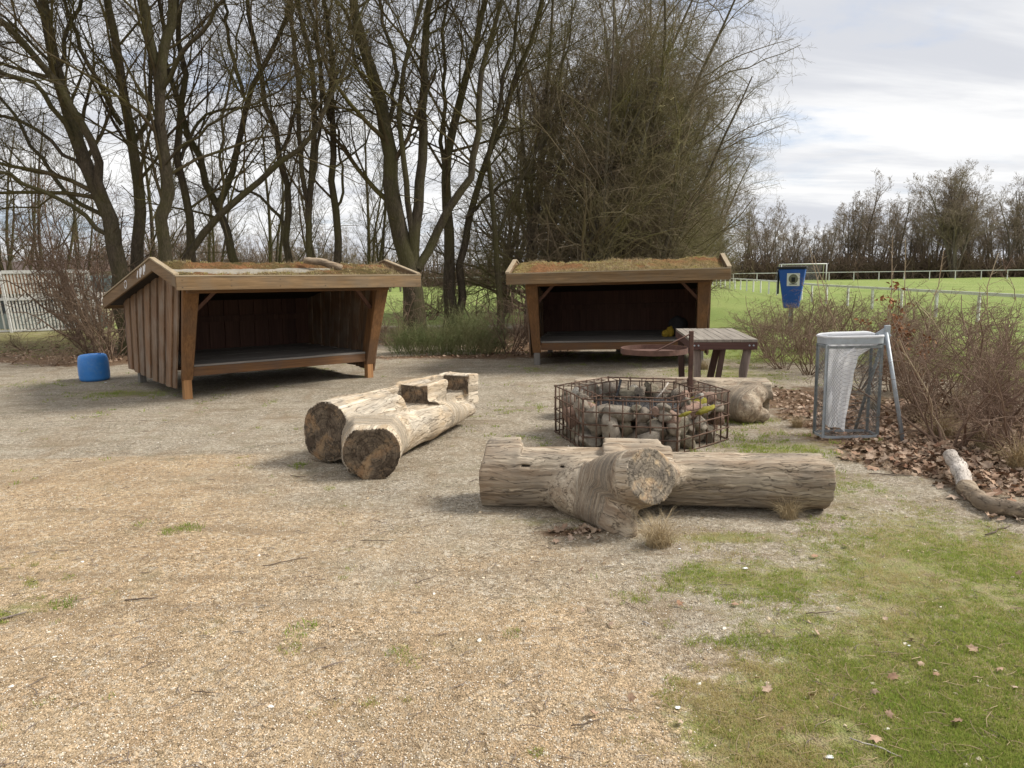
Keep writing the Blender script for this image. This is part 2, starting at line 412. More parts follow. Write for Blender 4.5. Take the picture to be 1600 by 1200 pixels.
def blademat(name, c0, c1, c2):
    m, b = mat(name); rnd = objrand(b); c = b.mix(rnd, c0, c1); r2 = b.math('FRACT', b.math('MULTIPLY', rnd, 17.3))
    c = b.mix(b.math('MULTIPLY', r2, .8), c, c2)
    d = b.n('ShaderNodeBsdfDiffuse', {'Color': c}); t = b.n('ShaderNodeBsdfTranslucent', {'Color': c})
    b.n('ShaderNodeOutputMaterial', {0: b.n('ShaderNodeMixShader', {0: .45, 1: d, 2: t})}); return m
M['grass'] = blademat('green_grass_blade', (.17, .27, .04), (.29, .37, .07), (.40, .38, .13))
M['grass2'] = blademat('yellowed_grass_blade', (.36, .34, .10), (.50, .40, .20), (.58, .48, .28))
M['strawm'] = leafmat('straw_blade', (.40, .30, .165), (.30, .23, .12), (.48, .38, .24))
M['moss'] = simple('yellow_moss', (.30, .26, .035), .95, 0, .5, 9, (.07, .065, .02), .9)
def gravmat():
    m, b = mat('gravel_chip'); rnd = objrand(b)
    ramp = b.n('ShaderNodeValToRGB', {0: rnd}); cr = ramp.color_ramp
    cols = [(0, (.20, .145, .09)), (.3, (.38, .285, .18)), (.55, (.50, .40, .27)), (.8, (.60, .52, .40)), (.94, (.76, .71, .63))]
    while len(cr.elements) < len(cols): cr.elements.new(.5)
    for e, (p, c) in zip(cr.elements, cols): e.position = p; e.color = (*c, 1)
    finish(b, ramp.outputs[0], .85, spec=.25)
    return m
M['gravel'] = gravmat()

def ground_mat():
    m, b = mat('ground_surface'); pos = b.n('ShaderNodeNewGeometry').outputs['Position']
    at = b.n('ShaderNodeAttribute', attribute_name='zone'); sp = b.n('ShaderNodeSeparateColor', {0: at.outputs['Color']})
    gr, lit, tan = sp.outputs[0], sp.outputs[1], sp.outputs[2]
    fld = b.n('ShaderNodeAttribute', attribute_name='field').outputs['Fac']
    v = b.n('ShaderNodeTexVoronoi', {'Vector': pos, 'Scale': 105.0, 'Randomness': 1.0})
    vr = b.n('ShaderNodeSeparateColor', {0: v.outputs['Color']}).outputs[0]
    v2 = b.n('ShaderNodeTexVoronoi', {'Vector': pos, 'Scale': 46.0, 'Randomness': 1.0})
    vr2 = b.n('ShaderNodeSeparateColor', {0: v2.outputs['Color']}).outputs[1]
    nL = b.noise(pos, .55, 5, .6); nM = b.noise(pos, 3.2, 5, .65); nF = b.noise(pos, 24, 5, .7); nV = b.noise(pos, 85, 3, .7)
    st1 = b.noise(b.mapping(pos, scale=(.55, 2.6, 1), rot=(0, 0, .30)), 1.5, 6, .68, dist=.9)
    st2 = b.noise(b.mapping(pos, scale=(2.0, .7, 1), rot=(0, 0, .75)), 1.1, 6, .68, dist=.9)
    grey = b.mix(b.mr(nM, .35, .65), (.43, .375, .29), (.33, .285, .21))
    tanc = b.mix(b.mr(nM, .35, .65), (.53, .40, .25), (.45, .32, .19))
    c = b.mix(b.mr(b.math('ADD', tan, b.math('MULTIPLY', b.math('SUBTRACT', nL, .5), 1.1)), .3, .7, 0, 1, True), grey, tanc)
    ramp = b.n('ShaderNodeValToRGB', {0: vr}); cr = ramp.color_ramp
    for e, (p, q) in zip(cr.elements, [(0, .26), (.5, .90)]): e.position = p; e.color = (q, q, q, 1)
    e = cr.elements.new(.93); e.color = (1.25, 1.25, 1.3, 1); e = cr.elements.new(1.0); e.color = (1.8, 1.8, 1.9, 1)
    c = b.mix(b.mr(b.noise(pos, 1.7, 4, .6), .38, .62, .45, .95), c, ramp.outputs[0], 'MULTIPLY')
    c = b.mix(b.mr(vr2, .78, .9, 0, .5), c, (.60, .54, .44))
    c = b.mix(b.mr(nF, .46, .70, 0, .65), c, (.15, .105, .062))
    c = b.mix(b.mr(st1, .50, .68, 0, .62), c, (.20, .145, .09))
    c = b.mix(b.mr(st2, .52, .70, 0, .5), c, (.24, .17, .10))
    c = b.mix(b.mr(b.noise(pos, 2.1, 6, .72), .56, .7, 0, .5), c, (.17, .15, .085))
    # soil / leaf litter
    soil = b.mix(b.mr(nF, .35, .65), (.085, .058, .036), (.20, .125, .075))
    soil = b.mix(b.mr(nV, .5, .65, 0, .7), soil, (.28, .17, .10))
    c = b.mix(b.mr(b.math('ADD', lit, b.math('MULTIPLY', b.math('SUBTRACT', nM, .5), .9)), .38, .62, 0, 1, True), c, soil)
    # thin grass and moss
    g = b.mix(b.mr(nF, .32, .66), (.12, .155, .032), (.25, .25, .08))
    g = b.mix(b.mr(b.noise(pos, 5.5, 6, .75), .42, .62, 0, .85), g, (.30, .245, .135))
    g = b.mix(b.mr(b.noise(pos, 11, 5, .7), .56, .68, 0, .7), g, (.13, .095, .055))
    g = b.mix(b.mr(nV, .52, .7, 0, .5), g, (.40, .34, .20))
    f1 = b.mix(b.mr(b.noise(b.mapping(pos, scale=(1, .35, 1)), .35, 5, .6), .35, .65), (.17, .24, .05), (.25, .30, .085))
    f1 = b.mix(b.mr(nM, .4, .7, 0, .35), f1, (.10, .15, .03))
    f1 = b.mix(b.mr(nF, .5, .75, 0, .3), f1, (.30, .29, .12))
    g = b.mix(fld, g, f1)
    t = b.math('ADD', gr, b.math('MULTIPLY', b.math('SUBTRACT', b.math('ADD', b.math('MULTIPLY', nF, .45), b.math('MULTIPLY', nM, .55)), .5), 1.35))
    c = b.mix(b.mr(t, .34, .74, 0, .93, True), c, g)
    h = b.math('ADD', b.math('MULTIPLY', v.outputs['Distance'], -.7), b.math('ADD', b.math('MULTIPLY', nF, .9), nV))
    finish(b, c, .93, h, .9, .012, spec=.15)
    return m
M['ground'] = ground_mat()

# ------------------------------------------------------------------ the ground
# world-space blobs:  x, y, rx, ry, amount   (placed from where things stand in the photograph)
def blob(px, py, rx, ry, a): p = G(px, py); return (p[0], p[1], rx, ry, a)
GRASS = [blob(1450, 1150, .66, .50, 1.0), blob(1200, 1160, .34, .30, .9), blob(1300, 1080, .3, .2, .8), blob(1600, 1060, .55, .7, .9), blob(1420, 1040, .45, .38, .62), blob(1600, 920, .8, 1.0, .62), blob(1400, 900, .8, .55, .44), blob(1160, 905, .36, .30, .46),
         blob(1110, 838, .45, .12, .7), blob(860, 812, .5, .16, .48), blob(1330, 760, .55, .7, .44), blob(1240, 700, .7, .45, .56), blob(1480, 850, .7, .7, .46), blob(1200, 985, .35, .25, .36), blob(1100, 900, .6, .4, .3), blob(1000, 690, 1.3, 1.0, .30), blob(790, 640, 1.2, 1.4, .24),
         blob(200, 615, 1.1, .55, .72), blob(60, 600, 1.6, .5, .5), blob(285, 828, .16, .1, .60), blob(470, 990, .12, .16, .48), blob(20, 955, .22, .2, .56), blob(80, 900, .5, .35, .33), blob(350, 640, 1.4, .5, .3),
         blob(470, 575, 1.3, .5, .55), blob(720, 572, .8, .4, .36), blob(840, 578, .7, .6, .55), blob(1000, 556, 1.7, .9, .65), blob(1130, 585, 1.4, 1.6, .65),
         blob(560, 735, .3, .2, .38), blob(640, 1030, .1, .1, .38), blob(555, 1015, .12, .1, .35), blob(1170, 655, .8, .4, .5), blob(590, 590, .5, .2, .55), blob(800, 600, .7, .35, .3)]
LITTER = [blob(1420, 690, .9, 1.1, .95), blob(1260, 625, .8, 1.1, .9), blob(1560, 740, .7, .8, 1.0), blob(1480, 650, 1.6, 1.6, .8), blob(700, 558, 2.2, .45, .85), blob(600, 520, 1.6, 3, .7),
          blob(690, 520, 3.0, 2.2, .85), blob(830, 545, 1.2, 1.6, .8), blob(400, 520, 4.5, 4.0, .85), blob(60, 555, 3.0, 1.4, .9), blob(180, 560, 1.5, 1.5, .7), blob(900, 830, .35, .1, .7), blob(250, 520, 6, 6, .8), blob(790, 530, 2.4, 2.4, .75), blob(1330, 560, 1.5, 2.6, .8), blob(620, 660, .35, .3, .35), blob(600, 585, .5, .3, .45), blob(380, 585, 1.3, .5, .4)]
def masks(x, y):
    p = np.stack([x, y, np.zeros_like(x)], -1)
    def acc(L):
        s = np.zeros_like(x)
        for bx, by, rx, ry, a in L:
            d = ((x - bx) / rx) ** 2 + ((y - by) / ry) ** 2
            s = 1 - (1 - s) * (1 - a * np.exp(-d * .9))
        return s
    g = acc(GRASS); l = acc(LITTER)
    n = fbm(p * .22, 5, 3)
    # playing field right of and behind the trees; rough grass on the left
    fe = 13.8 - .25 * np.clip(x - 3.5, 0, 6) + (n - .5) * 2.0
    f = 1 / (1 + np.exp(-(y - fe) / .35)) * (1 / (1 + np.exp(-(x - 3.1 - .14 * (y - 13)) / .5)))
    f = np.maximum(f, 1 / (1 + np.exp(-(y - 24.5 - (n - .5) * 3) / .8)) * (x > -14) )
    f = np.maximum(f, (x > 5.6 - .0 * y) * (y < 14) * 1 / (1 + np.exp(-(x - 6.4) / .3)))
    g = np.maximum(g, f)
    lawn = (x < -9) * 1 / (1 + np.exp(-(y - 15.5) / .8)) * .62
    g = np.maximum(g, lawn)
    l = l * (1 - f)
    t = np.clip(.74 - .13 * np.clip(y - 2.5, 0, 4) + .12 * np.clip(-x - .5, 0, 3) * (y < 7) - .35 * np.clip(x - .3, 0, 1), 0, 1)
    return g, l, t, f
def gz(x, y):
    x = np.asarray(x, float); y = np.asarray(y, float); s = x.shape; x = x.ravel(); y = y.ravel()
    p = np.stack([x, y, np.zeros_like(x)], -1)
    near = np.exp(-np.maximum(np.hypot(x, y - 6) - 8, 0) / 6)
    z = ((fbm(p * .7, 1, 4) - .5) * .06 + (fbm(p * 6, 2, 3) - .5) * .018 + (fbm(p * 26, 3, 2) - .5) * .008) * near
    z += (1 - near) * (fbm(p * .12, 4, 3) - .5) * .10
    return z.reshape(s)
def axisc(a, bb, fine, lo, hi, grow=1.16):
    c = list(np.arange(a, bb + fine * .5, fine)); s = fine
    while c[-1] < hi: s *= grow; c.append(c[-1] + s)
    s = fine
    while c[0] > lo: s *= grow; c.insert(0, c[0] - s)
    return np.array(c)
xs = axisc(-2.4, 3.6, .035, -700, 700, 1.07); ys = axisc(1.9, 5.0, .030, -60, 1400, 1.05)
X, Y = np.meshgrid(xs, ys); Z = gz(X, Y)
nx, ny = len(xs), len(ys)
V = np.stack([X.ravel(), Y.ravel(), Z.ravel()], -1)
ii = (np.arange(ny - 1)[:, None] * nx + np.arange(nx - 1)[None, :]).ravel()
Q = np.stack([ii, ii + 1, ii + nx + 1, ii + nx], -1)
gme = mesh_np('ground', V, Q, mats=[M['ground']])
g_, l_, t_, f_ = masks(V[:, 0], V[:, 1])
ca = gme.color_attributes.new('zone', 'FLOAT_COLOR', 'POINT'); ca.data.foreach_set('color', np.stack([g_, l_, t_, np.ones_like(g_)], -1).astype(np.float32).ravel())
fa = gme.attributes.new('field', 'FLOAT', 'POINT'); fa.data.foreach_set('value', f_.astype(np.float32))
ground = tag(obj('ground', gme), kind='structure')
print('ground', nx, ny)
def gzs(x, y): return float(gz(np.array([x]), np.array([y]))[0])

# ------------------------------------------------------------------ branches
def nrm(a): return a / (np.linalg.norm(a, axis=-1, keepdims=True) + 1e-9)
def walk(P0, D, L, R0, K, wig, trop, rng, tip=.35, drift=(0, 0, 0)):
    N = len(P0); P = np.empty((N, K, 3)); P[:, 0] = P0; d = nrm(D)
    st = (L / (K - 1))[:, None]
    for k in range(1, K):
        d = nrm(d + rng.randn(N, 3) * wig + np.array([0, 0, trop]) + np.array(drift))
        P[:, k] = P[:, k - 1] + d * st
    t = np.linspace(0, 1, K)[None, :]
    return P, R0[:, None] * (1 - (1 - tip) * t)
def kids(P, Rr, m, rng, lo=.2, hi=1.0, ang=(25, 60), lr=(.4, .7), rr=.55, K=5, wig=.12, trop=.05, minr=.002, tip=.35, lmax=9, drift=(0, 0, 0), flat=0):
    N, KP, _ = P.shape
    L = np.linalg.norm(P[:, -1] - P[:, 0], axis=1)
    idx = np.repeat(np.arange(N), m); n = len(idx)
    t = lo + (hi - lo) * ((np.tile(np.arange(m), N) + rng.rand(n)) / m)
    f = t * (KP - 1); i = np.minimum(f.astype(int), KP - 2); fr = (f - i)[:, None]
    p = P[idx, i] * (1 - fr) + P[idx, i + 1] * fr
    tg = nrm(P[idx, i + 1] - P[idx, i]); rad = Rr[idx, i] * (1 - fr[:, 0]) + Rr[idx, i + 1] * fr[:, 0]
    q = rng.randn(n, 3); q[:, 2] *= (1 - flat); q = nrm(q - tg * np.sum(q * tg, 1, keepdims=True))
    a = np.radians(ang[0] + (ang[1] - ang[0]) * rng.rand(n))[:, None]
    d = tg * np.cos(a) + q * np.sin(a)
    l = np.minimum(L[idx] * (lr[0] + (lr[1] - lr[0]) * rng.rand(n)) * (1.15 - .6 * t), lmax)
    return walk(p, d, l, np.maximum(rad * rr, minr), K, wig, trop, rng, tip, drift)
def spline(pts, K, rng, jit=0.0):
    pts = np.array(pts, float); s = np.concatenate([[0], np.cumsum(np.linalg.norm(np.diff(pts, axis=0), axis=1))])
    u = np.linspace(0, s[-1], K); P = np.stack([np.interp(u, s, pts[:, k]) for k in range(3)], -1)
    for _ in range(2): P[1:-1] = (P[:-2] + 2 * P[1:-1] + P[2:]) / 4
    P[1:-1] += rng.randn(K - 2, 3) * jit
    return P
def build(parts, S):
    Vs, Qs, n = [], [], 0
    for (P, Rr), s in zip(parts, S):
        v, q = tubes(P, Rr, s); Vs.append(v); Qs.append(q + n); n += len(v)
    return np.vstack(Vs), np.vstack(Qs)
TRI = [0]
def branch_obj(name, parts, S, m, parent, off):
    V, Q = build(parts, S); TRI[0] += 2 * len(Q)
    return obj(name, mesh_np(name, V - off, Q, mats=[m]), parent)

def traced_tree(name, label, stems, Y, rng, dens=1.0, mats=('bark', 'twig'), drift=(0, 0, 0), group=None, base=None):
    """stems: list of (pixel polyline, width at the foot, width at the top, depth offset)"""
    SP, SR = [], []
    for pts, w0, w1, dy in stems:
        K = 18; n = len(pts)
        wp = [W(px, py, Y + dy * k / max(n - 1, 1)) for k, (px, py) in enumerate(pts)]
        if base is None and not SP or (base is not None and len(SP) == 0):
            foot = wp[0].copy(); foot[2] = -.15; foot[0] += (wp[0][0] - wp[1][0]) * .15; wp = [foot] + wp
        # carry on above the frame
        d = wp[-1] - wp[-2]; d = d / np.linalg.norm(d); wp.append(wp[-1] + d * 1.2 + np.array([0, 0, .3])); wp.append(wp[-1] + d * .9 + np.array([0, 0, .5]))
        P = spline(wp, K, rng, .035)
        r0, r1 = w0 / 2 * Y / FPX * .9, w1 / 2 * Y / FPX * .82
        t = np.linspace(0, 1, K); rr = r0 + (r1 * .55 - r0) * t ** 1.1
        if len(SP) == 0: rr = rr * (1 + .45 * np.exp(-t * 16))
        SP.append(P); SR.append(rr)
    SP = np.array(SP); SR = np.array(SR)
    o = SP[0, 0].copy(); o[2] = 0
    root = thing(name, label, 'tree', tuple(o), group=group)
    m = lambda k: max(2, int(round(k * dens * 1.12)))
    A = kids(SP, SR, m(15), rng, .30, 1., (25, 65), (.22, .5), .34, 7, .16, .07, .008, .3, 4.2, drift)
    B = kids(*A, m(6), rng, .15, 1., (25, 60), (.4, .7), .5, 6, .18, .05, .005, .35, 2.4, drift)
    C_ = kids(*B, m(5), rng, .15, 1., (25, 60), (.38, .7), .55, 4, .24, .04, .0038, .4, 1.2, drift)
    D_ = kids(*C_, m(4), rng, .1, 1., (25, 60), (.35, .7), .7, 2, .16, .03, .0030, .6, .5, drift)
    # short spurs and small shoots straight off the stems
    E_ = kids(SP, SR, m(16), rng, .12, 1., (50, 90), (.05, .13), .12, 5, .25, .06, .004, .4, 1.0)
    branch_obj('trunk', [(SP, SR)], [9], M[mats[0]], root, o)
    branch_obj('crown', [A, B, C_, D_, E_], [6, 4, 3, 3, 3], M[mats[1]], root, o)
    return root

# near trees behind the left shelter (stems follow the photograph)
rng = np.random.RandomState(11)
traced_tree('bare_tree', 'thick mossy tree leaning left, leftmost of the big trunks behind the left shelter',
    [([(190, 420), (176, 340), (141, 277), (118, 225), (101, 169), (86, 101), (79, 49), (67, 0)], 31, 17, 0),
     ([(166, 318), (158, 270), (133, 195), (114, 161), (60, 90), (10, 40), (-40, 5)], 15, 8, -1.0),
     ([(120, 235), (90, 170), (50, 130), (0, 112), (-60, 100)], 9, 5, -1.5), ([(112, 205), (95, 120), (100, 60), (125, 0)], 9, 6, .8), ([(178, 372), (120, 330), (60, 290), (0, 268), (-60, 262)], 8, 4, -1.2), ([(176, 350), (100, 300), (50, 230), (15, 170), (-30, 120)], 8, 4, .9), ([(150, 290), (90, 225), (40, 190), (-10, 175), (-70, 190)], 7, 4, -.7)], 16.5, rng, 1.12)
traced_tree('bare_tree', 'straight upright tree, second trunk from the left behind the left shelter',
    [([(214, 416), (214, 300), (208, 244), (197, 180), (187, 94), (172, 37), (165, -10)], 23, 14, 0),
     ([(190, 195), (160, 130), (120, 60), (95, 0)], 8, 5, -.6), ([(205, 240), (232, 190), (240, 120), (228, 60), (215, 0)], 8, 5, .8)], 17.3, rng, .95)
traced_tree('bare_tree', 'stout forked tree with two heavy top limbs behind the left shelter ridge',
    [([(258, 405), (259, 319), (257, 225), (250, 150), (247, 94), (233, 72), (222, 0)], 25, 14, 0),
     ([(249, 150), (255, 85), (266, 50), (272, -10)], 18, 14, .2), ([(252, 140), (275, 105), (300, 70), (330, 30), (350, 0)], 8, 5, -.6), ([(250, 265), (300, 215), (352, 180), (410, 160)], 5, 3, -1.0)], 16.3, rng, 1.1)
traced_tree('bare_tree', 'slender bending tree close behind the stout forked trunk',
    [([(298, 405), (292, 319), (278, 244), (276, 188), (292, 120), (296, 75), (283, 50), (270, 0)], 17, 7, 0), ([(283, 250), (300, 200), (330, 170), (350, 165), (380, 170)], 6, 3, .6)], 17.8, rng, .8)
traced_tree('bare_tree', 'leaning tree crossing its neighbour, foot near the middle of the left roof',
    [([(375, 412), (349, 349), (330, 300), (300, 232), (289, 188), (270, 150), (262, 90)], 17, 7, 0),
     ([(340, 325), (367, 270), (382, 188), (379, 131), (412, 109), (446, 49), (461, -10)], 12, 6, .5), ([(380, 150), (365, 95), (352, 40), (350, 0)], 7, 4, .5)], 18.5, rng, .85)
traced_tree('bare_tree', 'low tree leaning far to the right across the others behind the left shelter',
    [([(277, 405), (330, 349), (375, 315), (412, 266), (455, 245), (487, 232), (500, 205), (520, 160)], 16, 5, 0), ([(345, 340), (352, 290), (345, 240), (350, 180), (362, 120)], 6, 3, .5)], 16.8, rng, .7)
traced_tree('bare_tree', 'slim tree with a wavy stem behind the middle of the left shelter roof',
    [([(452, 409), (452, 319), (439, 225), (412, 150), (397, 56), (386, -5)], 14, 7, 0), ([(452, 360), (425, 330), (400, 295), (380, 300)], 6, 2.5, .4), ([(441, 235), (460, 180), (470, 120), (450, 60), (455, 0)], 6, 4, -.5)], 19, rng, .8)
traced_tree('bare_tree', 'twin stemmed tree forking low, left of the tree with the broken stub',
    [([(484, 409), (484, 326), (491, 244), (491, 150), (484, 75), (465, -10)], 13, 8, 0), ([(484, 335), (466, 225), (466, 142), (457, 75), (458, -10)], 9, 6, -.3), ([(487, 290), (505, 190), (495, 110), (515, 40), (520, 0)], 6, 4, .5)], 18.3, rng, .85)
traced_tree('bare_tree', 'lone stem with a short broken side stub, behind the right half of the left roof',
    [([(527, 411), (527, 326), (514, 262), (514, 188), (519, 94), (517, 56), (502, -10)], 15, 8, 0), ([(525, 325), (534, 310), (533, 290)], 5, 4, 0), ([(515, 190), (498, 130), (500, 60), (480, 0)], 7, 4, -.4)], 18.9, rng, .8)
traced_tree('bare_tree', 'large tree splitting into many steep limbs at the right end of the left shelter',
    [([(646, 505), (649, 430), (645, 405), (631, 394), (611, 310), (609, 284), (607, 175), (579, 109), (552, 44), (548, -10)], 36, 11, 0),
     ([(648, 430), (650, 385), (653, 306), (662, 175), (666, 66), (671, -10)], 20, 12, .3), ([(645, 385), (638, 300), (627, 240), (622, 175), (636, 109), (640, 44), (662, -10)], 11, 6, -.5),
     ([(652, 420), (670, 392), (701, 332), (735, 285), (745, 262), (750, 200), (742, 140), (770, 60)], 16, 7, .6), ([(608, 190), (622, 110), (600, 40), (592, 0)], 8, 5, .6)], 18.6, rng, 1.0)
traced_tree('bare_tree', 'dark double trunk standing behind the green bush between the two shelters',
    [([(702, 500), (703, 430), (706, 372), (700, 300), (690, 240), (718, 160), (745, 66), (762, -10)], 21, 9, 0), ([(716, 500), (722, 420), (730, 330), (765, 240), (800, 150), (830, 60), (850, 0)], 14, 7, .3),
     ([(700, 300), (685, 230), (700, 150), (690, 60), (700, 0)], 8, 5, .5), ([(728, 340), (780, 290), (850, 265), (910, 270)], 6, 3, .5)], 20.5, rng, 1.05)
traced_tree('bare_tree', 'thin slanting grey trunk just left of the right shelter',
    [([(783, 492), (781, 440), (775, 400), (771, 306), (762, 262), (770, 180), (800, 90), (812, 0)], 11, 5, 0), ([(775, 380), (800, 300), (850, 230), (870, 150)], 6, 3, .5)], 20.0, rng, .85)

# the dense hedge-like wood behind the right shelter: unique variants, copied
def bushy_tree(rng, H, nst, dens, lean, mats, K0=10, an=(22, 52), wg=.12, spread=.35, r0=.11, A=9, B=6, C_=6, D_=4, off=np.zeros(3), minr=.0035, up=.05, bare=.15, dr0=None):
    az = rng.rand(nst) * 6.283; P0 = np.stack([np.cos(az) * .18, np.sin(az) * .18, np.full(nst, -.15)], -1)
    D = np.stack([np.cos(az) * spread * rng.rand(nst) + lean[0], np.sin(az) * spread * rng.rand(nst) + lean[1], np.ones(nst)], -1)
    S0 = walk(P0, D, H * (.7 + .3 * rng.rand(nst)), r0 * (.6 + .6 * rng.rand(nst)), K0, .06, .03, rng, .2, (lean[0] * .12, lean[1] * .12, 0))
    dr = ((dr0 if dr0 is not None else lean[0]) * .16, lean[1] * .14, 0)
    a = kids(*S0, A, rng, bare, 1., an, (.24, .46), .5, 7, wg, up, .010, .3, H * .36, dr)
    b_ = kids(*a, B, rng, .12, 1., an, (.4, .7), .5, 6, wg * 1.3, up, .006, .35, H * .25, dr)
    c = kids(*b_, C_, rng, .12, 1., an, (.4, .7), .55, 4, wg * 1.6, up, .0048, .4, H * .14, dr)
    parts = [a, b_, c]; S = [5, 4, 3]
    if D_:
        d = kids(*c, D_, rng, .1, 1., (20, 50), (.4, .75), .75, 2, .12, up, minr, .6, H * .07, dr); parts.append(d); S.append(3)
    t = build([S0], [8]); cr = build(parts, S); TRI[0] += 2 * len(t[1]) + 2 * len(cr[1])
    return mesh_np('trunk', *t, mats=[M[mats[0]]]), mesh_np('crown', *cr, mats=[M[mats[1]]])
def place_tree(name, meshes, loc, rot, sc, label, group=None, cat='tree'):
    r = thing(name, label, cat, loc, (0, 0, rot), group); r.scale = (sc, sc, sc)
    obj('trunk', meshes[0], r); obj('crown', meshes[1], r)
    return r
rng = np.random.RandomState(5)
HV = [bushy_tree(rng, 12.5, 5, 1, (.07, -.02), ('bark2', 'twig2'), A=18, B=7, C_=6, D_=3, spread=.25, bare=.06, dr0=.14, an=(32, 74), wg=.17, r0=.13, up=.035) for _ in range(3)]
spots = [(2.0, 20.5, .78, .1, 'nearest of the dense clump, rising behind the left end of the right shelter'), (3.1, 23.5, .88, -.3, 'dense tree whose trunk shows above the middle of the right shelter roof'),
         (4.3, 25.5, .84, .25, 'dense sweeping tree above the right end of the right shelter roof'), (5.4, 30.5, .86, -.1, 'dense tree at the right edge of the clump, branches swept to the right'),
         (1.3, 26.0, 1.0, .5, 'tall dense tree behind the thin slanting trunk'), (4.2, 31.0, 1.05, .0, 'tall dense tree deep inside the clump behind the right shelter'),
         (7.7, 37.0, .80, .2, 'smaller dense tree beyond the clump edge, next to the field'), (10.9, 45.0, .74, -.25, 'dense tree farther along the field edge above the white railing'), (14.0, 56.0, .72, .1, 'last dense tree of the row, left of the blue bin'),
         (2.9, 21.5, .7, .6, 'low dense tree right behind the middle of the right shelter'), (4.1, 22.0, .62, -.5, 'low dense tree leaning over the right half of the right shelter'), (.6, 22.5, .8, .9, 'dense tree just left of the right shelter, behind the slanting grey trunk'),
         (-.2, 31.0, .95, .3, 'dense tree seen between the thin slanting trunk and the double trunk')]
for k, (x, y, s, r_, lab) in enumerate(spots):
    place_tree('dense_tree', HV[k % 3], (x, y, -.02), r_, s, lab, 'dense bare trees behind the right shelter')

# far trees
rng = np.random.RandomState(21)
FV = [bushy_tree(rng, 11, 3, 1, (.03, 0), ('barkfar', 'twigfar'), A=9, B=6, C_=5, D_=3, spread=.24, r0=.17, minr=.019, up=.06, bare=.25) for _ in range(4)]
MV = [bushy_tree(rng, 11, 3, 1, (.03, 0), ('bark', 'twig'), A=8, B=5, C_=6, D_=3, spread=.28, r0=.10, minr=.006, up=.05, bare=.15) for _ in range(2)]
BIG = bushy_tree(rng, 15, 7, 1, (0, 0), ('barkfar', 'twigfar'), A=17, B=7, C_=6, D_=3, spread=.34, r0=.27, minr=.02, up=.05, bare=.30)
k = 0
def far_tree(px, Y, s, lab, grp):
    global k
    p = W(px, 430, Y); m = FV[k % 4]; k += 1
    place_tree('far_tree', m, (p[0], Y, -.1), rng.rand() * 6.28, s, lab, grp)
for i in range(42):
    px = 1165 + i * 11.8 + rng.uniform(-6, 6); Yd = rng.uniform(104, 122)
    hgt = np.interp(px, [1165, 1215, 1260, 1330, 1360, 1430, 1480, 1540, 1600, 1660], [112, 95, 80, 135, 118, 112, 130, 120, 135, 130])
    far_tree(px, Yd, (hgt * rng.uniform(.66, 1.0)) * Yd / FPX / 10.0 * 1.06, 'bare tree in the distant row beyond the far white railing', 'trees beyond the playing field')
p = W(1490, 430, 100)
place_tree('big_far_tree', BIG, (p[0], 100, -.1), .4, .92, 'tallest broad crowned bare tree standing out above the distant row', None)
for i in range(56):
    px = -40 + i * 12.5 + rng.uniform(-7, 7); Yd = rng.uniform(62, 92)
    h = np.interp(px, [-40, 60, 200, 330, 450, 600, 700], [90, 70, 100, 110, 95, 80, 75])
    far_tree(px, Yd, h * rng.uniform(.7, 1.1) * Yd / FPX / 11.3, 'bare tree of the woodland far behind the left shelter', 'woodland trees behind the left shelter')
mid = [(30, 30, .62, 'slender far trunk above the left end of the white cage'), (-20, 26, .66, 'slim tree at the left edge of the picture above the cage'), (75, 27, .6, 'slim wispy tree above the right end of the white cage'), (120, 33, .7, 'slim tree seen just left of the leftmost big trunk'), (235, 32, .8, 'thin tree seen between the second trunk and the stout forked one'), (320, 30, .72, 'thin tree in the gap left of the leaning tree'), (420, 34, .75, 'thin tree in the gap right of the leaning tree'), (505, 31, .7, 'thin tree seen left of the stem with the broken stub'), (575, 36, .78, 'thin tree in the gap left of the many limbed tree'), (590, 30, .5, 'small tree low in the gap beside the many limbed tree')]
for i, (px, Yd, s_, lab) in enumerate(mid):
    p = W(px, 430, Yd); place_tree('slender_tree', MV[i % 2], (p[0], Yd, -.1), rng.rand() * 6.28, s_ * 1.15, lab, 'slender trees behind the big trunks')
for i in range(12):
    px = 640 + i * 44 + rng.uniform(-10, 10); Yd = rng.uniform(98, 112)
    far_tree(px, Yd, 100 * rng.uniform(.75, 1.1) * Yd / FPX / 11.3, 'bare tree across the field, seen between the near trunks', 'trees across the field behind the near trunks')

# undergrowth masses far away (nobody could count them)
def thicket(name, regions, n, hmax, rad, m, rng, K=3, S=3, drift=(0, 0, 0), wig=.25):
    P0 = []; 
    for _ in range(n):
        (x0, y0), (x1, y1), wd = regions[rng.randint(len(regions))]
        t = rng.rand(); P0.append((x0 + (x1 - x0) * t + rng.randn() * wd * .15, y0 + (y1 - y0) * t + rng.randn() * wd, -.05))
    P0 = np.array(P0); D = rng.randn(n, 3) * .45; D[:, 2] = 1
    L = hmax * (.35 + .65 * rng.rand(n)) * (.6 + .8 * fbm(np.stack([P0[:, 0] * .12, P0[:, 1] * .12, P0[:, 2]], -1), 9, 3))
    A = walk(P0, D, L, np.full(n, rad) * (.6 + rng.rand(n)), K, wig, .02, rng, .3, drift)
    B = kids(*A, 4, rng, .15, 1, (25, 70), (.35, .7), .6, 2, .2, .03, rad * .4, .5)
    V, Q = build([A, B], [S, S]); TRI[0] += 2 * len(Q)
    return tag(obj(name, mesh_np(name, V, Q, mats=[m])), kind='stuff')
rng = np.random.RandomState(31)
M['farbrush'] = bark('far_brush', (.11, .078, .058), (.165, .115, .08), (.10, .085, .05), .5, True)
